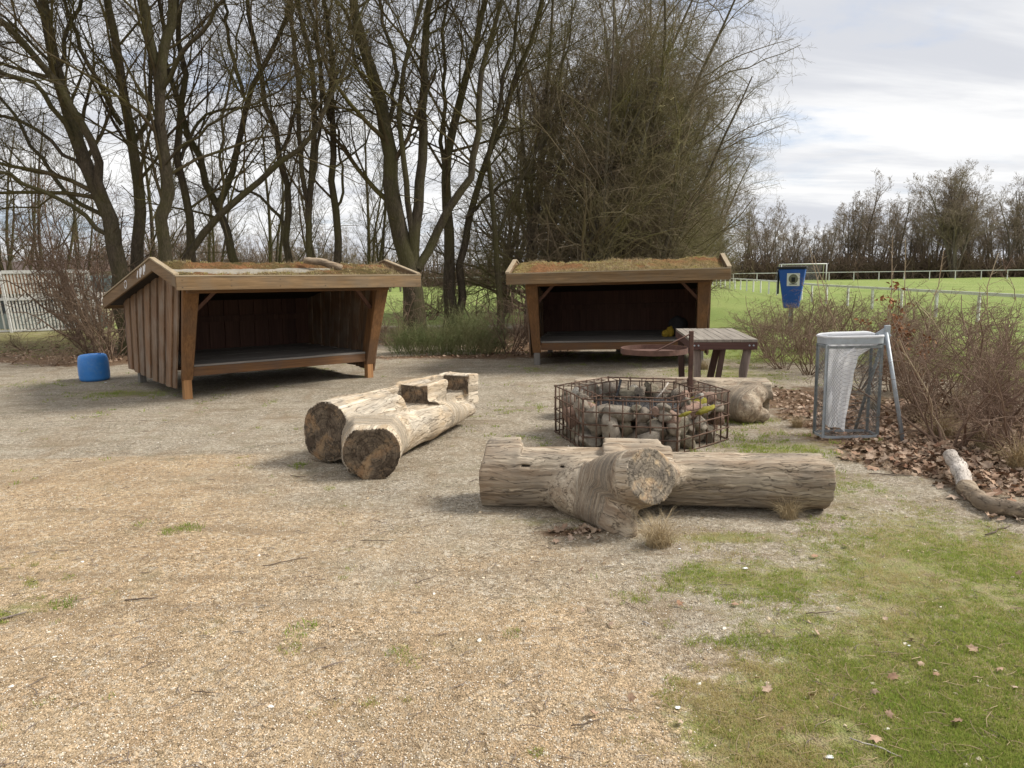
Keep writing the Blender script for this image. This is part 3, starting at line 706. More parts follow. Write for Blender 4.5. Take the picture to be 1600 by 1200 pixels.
t = thicket('distant_undergrowth', [((-5, 106), (50, 112), 3.0), ((45, 106), (100, 104), 3.0), ((18, 118), (100, 118), 2), ((20, 103), (95, 100), 1.0)], 4800, 4.2, .070, M['farbrush'], rng)
tag(t, 'brown undergrowth filling the foot of the distant tree row', 'undergrowth')
t = thicket('woodland_undergrowth', [((-75, 78), (-2, 95), 5.0), ((-60, 60), (-16, 66), 3.0), ((-40, 96), (10, 104), 3.0)], 4800, 4.2, .045, M['farbrush'], rng)
tag(t, 'brown woodland undergrowth far behind the left shelter', 'undergrowth')

print('tris trees', TRI[0])
# ------------------------------------------------------------------ shelters
def roofz(y):
    return 1.626 + (y + 1.0) * (1.849 - 1.626) / .95 if y < -.05 else 1.849 - (y + .05) * (1.849 - 1.304) / 2.6
HW = 1.41; HL = 1.775
BITS = {}
def shared(key, fn):
    if key not in BITS: BITS[key] = fn()
    return BITS[key]
def plank_mesh(key, L, w, t, m, axis=2, seed=0, irr=.004, nseg=5):
    """sawn plank with slightly wandering edges, centred, long axis = axis; w along x (or y), t thickness"""
    def mk():
        r = np.random.RandomState(seed); V = []; Q = []
        for i in range(nseg + 1):
            s = -L / 2 + L * i / nseg; a = r.randn(4) * irr; bow = r.randn() * irr * .6
            for u, v in ((-w / 2 + a[0], -t / 2 + bow), (w / 2 + a[1], -t / 2 + bow), (w / 2 + a[1], t / 2 + bow), (-w / 2 + a[0], t / 2 + bow)):
                V.append({2: (u, v, s), 0: (s, u, v), 1: (u, s, v)}[axis])
        for i in range(nseg):
            for j in range(4): a_ = i * 4 + j; b_ = i * 4 + (j + 1) % 4; Q.append((a_, b_, b_ + 4, a_ + 4))
        Q.append((3, 2, 1, 0)); e = nseg * 4; Q.append((e, e + 1, e + 2, e + 3))
        return mesh_np('plank', V, Q, smooth=False, mats=[m])
    return shared(key, mk)

def turf_mesh(rng, bare, key):
    """lumpy sod lying on both roof slopes"""
    xs_ = np.linspace(-HL + .05, HL - .05, 170); ys_ = np.linspace(-.955, 2.49, 130)
    X, Y = np.meshgrid(xs_, ys_); base = np.vectorize(roofz)(Y) - .075
    p = np.stack([X.ravel(), Y.ravel(), np.full(X.size, key * 7.7)], -1)
    n = fbm(p * 2.2, 40 + key, 4); n2 = fbm(p * 9, 50 + key, 3); n3 = fbm(p * 30, 51 + key, 2)
    h = .015 + .10 * np.clip(n - .33, 0, 1) + .05 * (n2 - .4) + .03 * (n3 - .4)
    edge = np.minimum(np.minimum(X.ravel() + HL, HL - X.ravel()), np.minimum(Y.ravel() + 1, 2.54 - Y.ravel()))
    h = h * np.clip(edge / .14, .15, 1)
    if bare:   # strips of felt laid bare on the left part
        bb = np.exp(-((X.ravel() + .85) / .75) ** 2 - ((Y.ravel() + .40) / .17) ** 2) + .8 * np.exp(-((X.ravel() - .35) / .45) ** 2 - ((Y.ravel() + .28) / .12) ** 2)
        h -= .15 * np.clip(bb * 1.2, 0, 1)
    Z = base.ravel() + h
    V = np.stack([X.ravel(), Y.ravel(), Z], -1); nx, ny = len(xs_), len(ys_)
    ii = (np.arange(ny - 1)[:, None] * nx + np.arange(nx - 1)[None, :]).ravel()
    return V, np.stack([ii, ii + 1, ii + nx + 1, ii + nx], -1), h

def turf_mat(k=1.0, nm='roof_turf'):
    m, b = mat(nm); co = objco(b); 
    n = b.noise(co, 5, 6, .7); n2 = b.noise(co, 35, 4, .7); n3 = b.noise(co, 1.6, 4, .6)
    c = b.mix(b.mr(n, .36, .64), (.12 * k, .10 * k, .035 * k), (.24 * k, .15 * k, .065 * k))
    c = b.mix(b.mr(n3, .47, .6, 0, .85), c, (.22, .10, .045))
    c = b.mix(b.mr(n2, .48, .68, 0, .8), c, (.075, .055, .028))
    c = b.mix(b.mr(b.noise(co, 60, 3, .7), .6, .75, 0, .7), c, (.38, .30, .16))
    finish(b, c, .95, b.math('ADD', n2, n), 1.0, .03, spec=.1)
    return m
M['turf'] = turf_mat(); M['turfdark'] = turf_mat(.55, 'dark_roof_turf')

def shelter(label, X0, Y0, th, tilt, seed, left):
    rng = np.random.RandomState(seed)
    root = thing('lean_to_shelter', label, 'shelter', (X0, Y0, 0), (0, tilt, th), 'open timber shelters with turf roofs')
    # feet: pale timber stubs (front) and dark stubs (rear)
    for sx in (-1, 1):
        fm = M['foot'] if left else M['footgrey']
        MB_ = MB(); MB_.box((0, 0, 0), (.105, .105, .40)); o = MB_.obj('foot_post', fm, root, (sx * HW, -.02, .14), bev=.006)
        MB_ = MB(); MB_.box((0, 0, 0), (.10, .10, .42)); MB_.obj('foot_post', M['footgrey'], root, (sx * (HW - .02), 2.16, .13), bev=.006)
    MB_ = MB(); MB_.box((0, 0, 0), (.10, .10, .42)); MB_.obj('foot_post', M['footgrey'], root, (0, 2.16, .13))
    # slanted front posts (wide planks on edge, flaring upward)
    for sx in (-1, 1):
        m_ = MB(); x0, x1 = sx * (HW - .075), sx * (HW + .075); V = []
        zt = 1.47
        for x in (-1, 1):
            for (y, z, wx) in ((-.075, .235, .070), (-.50, zt, .105)):
                for dy in (0, .07):
                    V.append((sx * HW + x * wx + (sx * .02 if z > 1 else 0), y + dy, z))
        m_.hexa(V)
        m_.obj('front_post', M['stained'], root, bev=.008)
        # diagonal knee brace inside
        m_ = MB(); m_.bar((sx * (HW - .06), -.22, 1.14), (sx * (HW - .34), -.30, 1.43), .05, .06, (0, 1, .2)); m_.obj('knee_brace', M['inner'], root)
        # inner return board behind the post
        m_ = MB(); m_.bar((sx * (HW - .02), .06, .33), (sx * (HW - .02), -.30, 1.44), .05, .12, (0, 1, .3)); m_.obj('side_stud', M['stained'], root)
    # header beam, platform beam
    m_ = MB(); m_.box((0, 0, 0), (2 * HW + .18, .06, .13)); m_.obj('header_beam', M['stainedx'], root, (0, -.52, 1.475), bev=.006)
    m_ = MB(); m_.box((0, 0, 0), (2 * HW - .155, .05, .125)); m_.obj('platform_beam', M['stainedx'], root, (0, -.045, .345), bev=.006)
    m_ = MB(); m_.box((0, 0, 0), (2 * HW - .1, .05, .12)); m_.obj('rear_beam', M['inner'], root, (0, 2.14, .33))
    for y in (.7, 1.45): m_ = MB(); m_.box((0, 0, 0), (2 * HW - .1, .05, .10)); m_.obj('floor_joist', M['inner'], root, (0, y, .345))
    # floor boards lie lengthwise
    nb = 14; wb = 2.27 / nb
    for i in range(nb):
        me = plank_mesh('floorboard%d' % (i % 3), 2 * HW + .06 if i else 2 * HW - .155, wb - .007, .026, M['floor'], 0, i % 3, .0012)
        obj('floor_board', me, root, (0, -.075 + wb * (i + .5) + (.01 if i == 0 else 0), .4225 + rng.uniform(-.002, .002)))
    # rear wall: vertical boards in two layers
    nbk = 24; wx = (2 * HW + .27) / nbk
    for i in range(nbk):
        zt = roofz(2.27) - .125; zb = .20; L = zt - zb
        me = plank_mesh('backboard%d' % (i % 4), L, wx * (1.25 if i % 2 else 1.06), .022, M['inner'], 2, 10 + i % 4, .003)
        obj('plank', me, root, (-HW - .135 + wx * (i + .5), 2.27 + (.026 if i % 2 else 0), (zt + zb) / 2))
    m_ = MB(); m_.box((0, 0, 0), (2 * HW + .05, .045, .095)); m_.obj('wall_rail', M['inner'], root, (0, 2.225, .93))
    # side walls: vertical planks, fanned so that the front one leans forward with the post
    ns = 15
    for sx in (-1, 1):
        for i in range(ns):
            f = (i + .5) / ns
            yb_ = 2.29 - f * 2.26; yt = 2.31 - f * 2.72
            zb = .215 - .10 * f + rng.uniform(-.012, .012) + (.0 if left else .03); zt = roofz(yt) - .125
            wb_, wt_ = 2.26 / ns, 2.72 / ns
            lay = i % 2; ov = 1.22 if lay else 1.02
            x = sx * (HW + .125 + (.024 if lay else 0)); r = rng.randn(8) * .004; tk = .011
            def mkp(x=0, ov=ov, r=r):
                V = []; Q = []; NS = 6
                for s in range(NS + 1):
                    t = s / NS; y = (yb_ + (yt - yb_) * t); z = zb + (zt - zb) * t; w = (wb_ + (wt_ - wb_) * t) * ov; e = rng.randn(3) * .0035
                    sl = (roofz(y + w / 2) - roofz(y - w / 2)) if s == NS else 0
                    for u, v in ((-w / 2 + e[0], -tk), (w / 2 + e[1], -tk), (w / 2 + e[1], tk), (-w / 2 + e[0], tk)):
                        V.append((v + e[2] * .3, y + u - (yb_ + yt) / 2, z + (sl / 2 * (1 if u > 0 else -1)) - (zb + zt) / 2))
                for s in range(NS):
                    for j in range(4): a_ = s * 4 + j; b_ = s * 4 + (j + 1) % 4; Q.append((a_, b_, b_ + 4, a_ + 4))
                Q.append((3, 2, 1, 0)); Q.append((NS * 4, NS * 4 + 1, NS * 4 + 2, NS * 4 + 3))
                return mesh_np('plank', V, Q, smooth=False, mats=[M['siding']])
            obj('plank', mkp(), root, (x, (yb_ + yt) / 2, (zb + zt) / 2))
    # roof deck boards (seen from below), sheet under the turf
    for s, (ya, yb2) in enumerate(((-.965, -.05), (-.05, 2.51))):
        n_ = 5 if s == 0 else 14
        for i in range(n_):
            y0 = ya + (yb2 - ya) * i / n_; y1 = ya + (yb2 - ya) * (i + 1) / n_
            m_ = MB(); m_.bar((0, 0, 0), (2 * HL - .06, 0, 0), math.hypot(y1 - y0, roofz(y1) - roofz(y0)) - .004, .02, (0, -(roofz(y1) - roofz(y0)), (y1 - y0)))
            m_.obj('roof_board', M['roofboard'], root, (-HL + .03, (y0 + y1) / 2, (roofz(y0) + roofz(y1)) / 2 - .112))
        m_ = MB(); V = []
        for x in (-HL + .03, HL - .03):
            for y in (ya, yb2):
                for dz in (-.099, -.080): V.append((x, y, roofz(y) + dz - (0 if y != -.05 else 0)))
        m_.hexa(V); m_.obj('roofing_felt', M['bandage'], root)
    V, Q, h = turf_mesh(rng, left, seed)
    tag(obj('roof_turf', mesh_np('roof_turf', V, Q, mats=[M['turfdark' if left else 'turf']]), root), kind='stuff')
    # tufts on the turf
    def pts_roof(n):
        x = rng.uniform(-HL + .07, HL - .07, n); y = -.94 + 3.4 * rng.rand(n) ** 1.4
        i = (np.clip((y + .955) / 3.445 * 129, 0, 129)).astype(int) * 170 + np.clip((x + HL - .05) / (2 * HL - .1) * 169, 0, 169).astype(int)
        ok = h[i] > .012; x, y, i = x[ok], y[ok], i[ok]
        pn = np.stack([x * 2.4, y * 2.4, np.full(len(x), seed * 3.3)], -1); ok = fbm(pn, 70, 3) > .45
        return np.stack([x[ok], y[ok], V[i[ok], 2] - .004], -1)
    P = pts_roof(9000 if not left else 3000)
    P2 = P[fbm(P * 1.9, 77, 3) > .5]
    tag(scatter('roof_grass', P2, 'tuft_dry', rng, (.35, 1.1), root), kind='stuff')
    tag(scatter('roof_moss', pts_roof(7000 if not left else 2500), 'moss_tip', rng, (.5, 1.5), root), kind='stuff')
    # fascias and barge boards
    nm = shared('nail', lambda: mesh_np('nail', *tubes(np.array([[(0, 0, 0), (0, -.004, 0)]]), np.array([[.006, .005]]), 6), mats=[M['galvd']]))
    for nx_ in (-1.70, -1.1, -.45, .2, .85, 1.3, 1.70):
        for dz in (.045, .125): obj('nail', nm, root, (nx_, -1.0165, roofz(-1) - dz + rng.uniform(-.006, .006)))
    m_ = MB(); m_.box((0, 0, 0), (2 * HL, .032, .168)); m_.obj('fascia_board', M['fascia'], root, (0, -1.0, roofz(-1) - .084), bev=.004)
    m_ = MB(); m_.box((0, 0, 0), (2 * HL + .01, .06, .016)); m_.obj('edge_cap', plank_mat('cap_x', [(.40, .31, .20), (.36, .28, .19), (.46, .37, .25)], 0, .5) if 'cap_x' not in M else M['cap_x'], root, (0, -.99, roofz(-1) + .0095))
    m_ = MB(); m_.box((0, 0, 0), (2 * HL, .032, .15)); m_.obj('fascia_board', M['fascia'], root, (0, 2.545, 1.304 - .09))
    for sx in (-1, 1):
        for (ya, yb2, hh) in ((-.983, -.052, .155), (-.048, 2.528, .165)):
            m_ = MB(); V = []; x = sx * (HL - .018)
            for xx in (x - .017, x + .017):
                for y in (ya, yb2):
                    for dz in (-hh, 0): V.append((xx, y, roofz(y) + dz + .012))
            m_.hexa(V); m_.obj('barge_board', M['barge'], root, bev=.004)
            m_ = MB(); V = []
            for xx in (x - .033, x + .033):
                for y in (ya, yb2):
                    for dz in (.0145, .032): V.append((xx, y, roofz(y) + dz))
            m_.hexa(V); m_.obj('edge_cap', M['cap'], root)
    return root

# scatter sources live outside the scene's collection and are only instanced
def blades(n, hmin, hmax, w, spread, lean, m, rng, seg=2, name='tuft'):
    V = []; T = []; Q = []
    for i in range(n):
        a = rng.rand() * 6.283; r = spread * math.sqrt(rng.rand()); x, y = r * math.cos(a), r * math.sin(a)
        h = rng.uniform(hmin, hmax); d = rng.rand() * 6.283; ln = lean * rng.uniform(.2, 1) ; f = rng.rand() * 6.283
        fx, fy = math.cos(f) * w / 2, math.sin(f) * w / 2; k = len(V)
        for s in range(seg):
            t = s / seg; ww = 1 - .5 * t; px, py, pz = x + math.cos(d) * ln * h * t * t, y + math.sin(d) * ln * h * t * t, h * t * (1 - .25 * ln * t)
            V += [(px - fx * ww, py - fy * ww, pz), (px + fx * ww, py + fy * ww, pz)]
        V.append((x + math.cos(d) * ln * h, y + math.sin(d) * ln * h, h * (1 - .35 * ln)))
        for s in range(seg - 1): Q.append((k + 2 * s, k + 2 * s + 1, k + 2 * s + 3, k + 2 * s + 2))
        T.append((k + 2 * seg - 2, k + 2 * seg - 1, k + 2 * seg))
    return mesh_np(name, V, Q, T, mats=[m])
def leaf_mesh(rng, size, m, lob=True):
    n = 12; V = [(0, 0, .0)]; curl = rng.uniform(-.35, .55); tw = rng.uniform(-.3, .3)
    for i in range(n):
        a = 6.283 * i / n; r = size / 2 * ((1.0 if i % 2 == 0 else .62) if lob else 1) * (1 + .25 * math.cos(a)) * rng.uniform(.85, 1.1)
        x, y = r * math.cos(a), r * math.sin(a) * .72
        V.append((x, y, curl * (x * x + y * y) / size * 1.6 + tw * x * y / size * 2 + rng.uniform(-.06, .06) * size))
    return mesh_np('leaf', V, None, [(0, 1 + i, 1 + (i + 1) % n) for i in range(n)], True, [m])
def ico(sub=1):
    import bmesh
    bm = bmesh.new(); bmesh.ops.create_icosphere(bm, subdivisions=sub, radius=1)
    V = np.array([v.co[:] for v in bm.verts]); T = np.array([[v.index for v in f.verts] for f in bm.faces]); bm.free()
    return V, T
IV, IT = ico(1); IV2, IT2 = ico(2); IV3, IT3 = ico(3)
SRC = {}
rng = np.random.RandomState(3)
def addsrc(key, meshes):
    c = bpy.data.collections.new('source_' + key); SRC[key] = c
    for me in meshes: c.objects.link(bpy.data.objects.new(key, me))
addsrc('tuft', [blades(9, .008, .024, .0028, .024, 1.1, M['grass'], rng) for _ in range(4)])
addsrc('tuft_yellow', [blades(8, .006, .022, .0026, .026, 1.2, M['grass2'], rng) for _ in range(4)])
addsrc('tuft_dry', [blades(7, .03, .09, .0035, .02, .9, M['strawm'], rng, 3) for _ in range(3)])
addsrc('tuft_tall', [blades(14, .06, .20, .0045, .05, .8, M['grass'], rng, 3) for _ in range(3)])
addsrc('moss_tip', [blades(10, .01, .03, .006, .02, .8, M['moss2'] if 'moss2' in M else M['grass2'], rng) for _ in range(2)])
addsrc('litter', [leaf_mesh(rng, .05, M['leafdark']) for _ in range(4)])
addsrc('litter_big', [leaf_mesh(rng, .062, M['leaf']) for _ in range(5)])
def chip(sq, r):
    V = IV * np.array(sq) * (1 + .22 * r.randn(len(IV), 1)); return mesh_np('chip', V, None, IT, False, [M['gravel']])
addsrc('chip', [chip((1, .75, .5), rng) for _ in range(5)])
addsrc('twiglet', [(lambda V, Q: mesh_np('twiglet', V, Q, mats=[M['barkpost']]))(*tubes(np.array([[(-.03, 0, .002), (0, .004, .004), (.035, -.003, .002)]]), np.array([[.0012, .0017, .001]]), 4))])
addsrc('straw', [(lambda V, Q: mesh_np('straw', V, Q, mats=[M['strawm']]))(*tubes(np.array([[(0, 0, .002), (.03, .006, .005), (.06, .0, .003)]]), np.full((1, 3), .0012), 3))])

def scatter(name, P, key, rng, sc=(.7, 1.3), parent=None, tiltmax=.25, flat=False):
    n = len(P)
    me = bpy.data.meshes.new(name); me.vertices.add(n); me.vertices.foreach_set('co', np.asarray(P, np.float32).ravel())
    rot = np.stack([rng.uniform(-tiltmax, tiltmax, n), rng.uniform(-tiltmax, tiltmax, n), rng.uniform(0, 6.283, n)], -1)
    s = rng.uniform(sc[0], sc[1], n)
    a = me.attributes.new('rot', 'FLOAT_VECTOR', 'POINT'); a.data.foreach_set('vector', rot.astype(np.float32).ravel())
    a = me.attributes.new('scl', 'FLOAT', 'POINT'); a.data.foreach_set('value', s.astype(np.float32))
    o = obj(name, me, parent)
    gk = 'scatter_' + key
    ng = bpy.data.node_groups.get(gk)
    if ng is None:
        ng = bpy.data.node_groups.new(gk, 'GeometryNodeTree')
        ng.interface.new_socket('Geometry', in_out='INPUT', socket_type='NodeSocketGeometry'); ng.interface.new_socket('Geometry', in_out='OUTPUT', socket_type='NodeSocketGeometry')
        N = ng.nodes; L = ng.links
        gi = N.new('NodeGroupInput'); go = N.new('NodeGroupOutput'); ip = N.new('GeometryNodeInstanceOnPoints'); ci = N.new('GeometryNodeCollectionInfo')
        ci.inputs['Collection'].default_value = SRC[key]; ci.inputs['Separate Children'].default_value = True; ci.inputs['Reset Children'].default_value = True
        ar = N.new('GeometryNodeInputNamedAttribute'); ar.data_type = 'FLOAT_VECTOR'; ar.inputs['Name'].default_value = 'rot'
        as_ = N.new('GeometryNodeInputNamedAttribute'); as_.data_type = 'FLOAT'; as_.inputs['Name'].default_value = 'scl'
        er = N.new('FunctionNodeEulerToRotation')
        L.new(gi.outputs[0], ip.inputs['Points']); L.new(ci.outputs[0], ip.inputs['Instance']); ip.inputs['Pick Instance'].default_value = True
        L.new(ar.outputs['Attribute'], er.inputs[0]); L.new(er.outputs[0], ip.inputs['Rotation']); L.new(as_.outputs['Attribute'], ip.inputs['Scale'])
        L.new(ip.outputs[0], go.inputs[0])
    mo = o.modifiers.new('scatter', 'NODES'); mo.node_group = ng
    return o

SL = shelter('left timber shelter with graffiti on its barge board and partly bare turf roof', -3.369, 11.281, .71, R(.6), 2, True)
SR_ = shelter('open timber shelter on the right, mossy golden turf roof, behind the fire pit and table', 1.852, 13.358, -.147, R(-.75), 4, False)

# graffiti on the left shelter's rear barge board (flat paint, 1.5 mm proud of the board)
m_ = MB(); gx = -HL - .0022
def gstroke(mb, pts, w):
    """pts in (s along slope from the ridge, d below the top edge)"""
    P = []
    for s, d in pts: y = .0 + s; P.append((gx, y, roofz(y) + .012 - d))
    for a_, b_ in zip(P[:-1], P[1:]): mb.bar(a_, b_, w, .001, (1, 0, 0))
for x0 in (.20, .37):
    gstroke(m_, [(x0, .02), (x0 + .045, .10)], .055); gstroke(m_, [(x0 + .075, .02), (x0 + .085, .135)], .05)
gstroke(m_, [(.54, .03), (.60, .11)], .04)
m_.obj('graffiti', M['paint'], SL)
m_ = MB(); gstroke(m_, [(1.20 + .065 * math.cos(a), .075 - .05 * math.sin(a)) for a in np.linspace(.6, 6.6, 14)], .016); gstroke(m_, [(1.16, .09), (1.19, .14)], .016)
m_.obj('graffiti', M['paint'], SL)

# ------------------------------------------------------------------ weathered logs from distance fields
def surface_nets(f, org, h):
    nx, ny, nz = f.shape; ins = f < 0
    cnt = np.zeros((nx - 1, ny - 1, nz - 1)); acc = np.zeros((nx - 1, ny - 1, nz - 1, 3))
    c8 = [(i, j, k) for i in (0, 1) for j in (0, 1) for k in (0, 1)]
    def sub(a, c): return a[c[0]:c[0] + nx - 1, c[1]:c[1] + ny - 1, c[2]:c[2] + nz - 1]
    for a in c8:
        for ax in range(3):
            if a[ax] == 0:
                bb = list(a); bb[ax] = 1; fa, fb = sub(f, a), sub(f, bb); m = (fa < 0) != (fb < 0)
                t = np.where(m, fa / np.where(m, fa - fb, 1), 0)
                for q in range(3): acc[..., q] += np.where(m, a[q] + (t if q == ax else 0), 0)
                cnt += m
    on = cnt > 0; idx = -np.ones(on.shape, int); idx[on] = np.arange(on.sum())
    g = np.argwhere(on); V = (g + acc[on] / cnt[on][:, None]) * h + org
    Q = []
    for ax in range(3):
        a = ins.take(range(0, ins.shape[ax] - 1), ax); b_ = ins.take(range(1, ins.shape[ax]), ax)
        for s, m in ((0, a & ~b_), (1, ~a & b_)):
            e = np.argwhere(m); u, v = (ax + 1) % 3, (ax + 2) % 3
            e = e[(e[:, u] > 0) & (e[:, v] > 0) & (e[:, u] < f.shape[u] - 1) & (e[:, v] < f.shape[v] - 1)]
            q = []
            for du, dv in ((-1, -1), (0, -1), (0, 0), (-1, 0)):
                c = e.copy(); c[:, u] += du; c[:, v] += dv; q.append(idx[c[:, 0], c[:, 1], c[:, 2]])
            q = np.stack(q, -1)
            if s: q = q[:, ::-1]
            Q.append(q)
    Q = np.vstack(Q); Q = Q[(Q >= 0).all(1)]
    return V, Q
def cone(p, a, b_, ra, rb, sq=1.0):
    """capped cylinder-ish distance with flat ends, radii ra..rb"""
    a = np.array(a, float); b_ = np.array(b_, float); d = b_ - a; L = np.linalg.norm(d); u = d / L
    t = (p - a) @ u; r = np.linalg.norm((p - a) - t[..., None] * u, axis=-1)
    rr = ra + (rb - ra) * np.clip(t / L, 0, 1)
    return np.maximum(r - rr, np.abs(t - L / 2) - L / 2)
def capsule(p, a, b_, ra, rb):
    a = np.array(a, float); b_ = np.array(b_, float); d = b_ - a; L = np.linalg.norm(d); u = d / L
    t = np.clip((p - a) @ u, 0, L); r = np.linalg.norm((p - a) - t[..., None] * u, axis=-1)
    return r - (ra + (rb - ra) * t / L)
def smin(a, b_, k):
    h = np.clip(.5 + .5 * (b_ - a) / k, 0, 1); return b_ * (1 - h) + a * h - k * h * (1 - h)
def boxd(p, c, hf):
    q = np.abs(p - np.array(c)) - np.array(hf); return np.max(q, -1)
def make_log(name, label, sdf, lo, hi, h, origin, ang, mats_, endtest, seed, amp=.0075, limbs=(), faces=()):
    xs_ = [np.arange(lo[i], hi[i], h) for i in range(3)]
    X = np.stack(np.meshgrid(*xs_, indexing='ij'), -1)
    pn = X.reshape(-1, 3)
    lump = ((fbm(pn * np.array([1.6, 3.6, 3.6]), seed, 2) - .5) * .085).reshape(X.shape[:3])
    f = sdf(X, lump)
    V, Q = surface_nets(f, np.array([x[0] for x in xs_]), h)
    # normals, cracks along the grain
    fn = np.cross(V[Q[:, 2]] - V[Q[:, 0]], V[Q[:, 3]] - V[Q[:, 1]]); fn = nrm(fn)
    vn = np.zeros_like(V)
    for k in range(4): np.add.at(vn, Q[:, k], fn)
    vn = nrm(vn)
    gc = V.copy(); calm = np.ones(len(V))
    for a_, b_, ra in limbs:           # grain turns to follow each limb
        ax = nrm(b_ - a_); side = nrm(np.cross([0, 0, 1.], ax)); upv = np.cross(ax, side)
        q = np.stack([(V - a_) @ ax, (V - a_) @ side, (V - a_) @ upv], -1) + 3.0
        t = np.clip((V - a_) @ ax - .3 * np.linalg.norm(b_ - a_), 0, None); rr = np.linalg.norm((V - a_) - np.outer((V - a_) @ ax, ax), axis=1)
        w_ = np.clip(t / (np.linalg.norm(b_ - a_) * .55), 0, 1) * np.clip((ra * 1.6 - rr) / (ra * .45), 0, 1); w_ = (w_ * w_ * (3 - 2 * w_))[:, None]
        gc = gc * (1 - w_) + q * w_; calm = calm * (1 - 3.4 * (w_ * (1 - w_))[:, 0])
    w = gc + (np.stack([fbm(V * 2.5, seed + 3, 2)] * 3, -1) - .5) * .12
    r1 = fbm(w * np.array([1.2, 20, 20]), seed + 5, 2); ridge = np.clip(1 - np.abs(r1 - .5) * 11, 0, 1)
    isend = endtest(V, vn)
    V = V + vn * (((fbm(w * np.array([3, 16, 16]), seed + 8, 3) - .5) * amp * 1.2 - ridge * amp) * np.where(isend, .5, 1) * calm)[:, None]
    mi = isend[Q].sum(1) >= 3
    me = mesh_np(name, V, Q, mats=mats_, mi=mi.astype(int)); TRI[0] += 2 * len(Q)
    fc = V.copy()
    if len(faces):
        D2 = np.stack([np.linalg.norm(V - f, axis=1) for f in faces], -1); fc = V - np.array(faces)[np.argmin(D2, 1)]
    fa_ = me.attributes.new('face', 'FLOAT_VECTOR', 'POINT'); fa_.data.foreach_set('vector', fc.astype(np.float32).ravel())
    ga = me.attributes.new('grain', 'FLOAT_VECTOR', 'POINT'); ga.data.foreach_set('vector', gc.astype(np.float32).ravel())
    o = obj(name, me, None, origin, (0, 0, ang)); tag(o, label, 'log bench', 'carved log benches around the fire pit')
    return o
def local(origin, ang):
    c, s = math.cos(ang), math.sin(ang)
    def f(x, y, z): dx, dy = x - origin[0], y - origin[1]; return np.array([c * dx + s * dy, -s * dx + c * dy, z - origin[2]])
    return f

# front log: split seat, big cut limb facing the viewer
O1 = (1.0, 5.27, 0.0); A1 = math.atan2(5.17 - 5.40, 2.15 + .18); L1 = local(O1, A1)
def sdf1(p, n):
    a, m, e = L1(-.20, 5.40, .215), L1(.75, 5.30, .205), L1(2.16, 5.15, .20)
    d = smin(cone(p, a, m, .235, .225), cone(p, m - np.array([.05, 0, 0]), e, .205, .215), .05) + n * .55
    st = cone(p, L1(.50, 5.25, .12), L1(.855, 4.62, .385), .22, .185) + n * .25
    d = smin(d, st, .10)
    d = smin(d, capsule(p, L1(.42, 5.10, .16), L1(.66, 4.74, .04), .16, .10) + n * .7, .10)
    d = smin(d, capsule(p, L1(.92, 4.78, .33), L1(1.02, 5.05, .28), .10, .10) + n * .5, .10)
    d = smin(d, capsule(p, L1(.70, 4.72, .12), L1(.72, 4.64, .02), .07, .05) + n, .05)
    cut = lambda x0, x1, z: boxd(p, L1((x0 + x1) / 2, 5.35, z + .5), ((x1 - x0) / 2, .42, .5))
    zc = p[..., 2]
    top = np.maximum(np.maximum(zc * 0 + .372 + n * .15 - zc, 0) * 0 - (zc - .372 - n * .2) * -1, 0) * 0
    s1 = boxd(p, L1(.36, 5.45, .875), (.285, .42, .5))        # seat between the end block and the middle block
    s2 = boxd(p, L1(1.72, 5.30, .845), (.60, .48, .5))        # right seat
    s3 = boxd(p, L1(.90, 5.62, .90), (.29, .25, .5))
    for s in (s1, s2, s3): d = np.maximum(d, -(s + n * .12))
    blk = boxd(p, L1(-.055, 5.46, .39), (.115, .075, .06)) + n * .2
    d = np.minimum(d, np.maximum(blk, -p[..., 2] + .1))
    d = np.minimum(d, boxd(p, L1(.86, 5.40, .37), (.20, .13, .055)) + n * .35)
    # two small chainsaw slots
    for x in (.09, .36): d = np.maximum(d, -boxd(p, L1(x, 5.16, .318), (.034, .06, .0085)))
    return np.maximum(d, -p[..., 2] - .06)
fc1 = L1(.855, 4.62, .385); fn1 = nrm(L1(.855, 4.62, .385) - L1(.50, 5.25, .12))
def end1(V, n): return ((V - fc1) @ fn1 > -.03) & (n @ fn1 > .6) & (np.linalg.norm(V - fc1, axis=1) < .24) | ((np.abs(n[:, 0]) > .85) & (np.abs(V[:, 0]) > 1.0))
make_log('log_bench', 'long grey log before the fire pit with a big sawn limb facing forward', sdf1, (-1.5, -.95, -.08), (1.4, .45, .66), .0128, O1, A1, [M['log'], M['end']], end1, 3, faces=[L1(.855, 4.62, .385), L1(-.2, 5.4, .2), L1(2.16, 5.15, .2)], limbs=[(L1(.50, 5.25, .12), L1(.855, 4.62, .385), .2), (L1(.42, 5.10, .16), L1(.66, 4.72, .04), .15)])

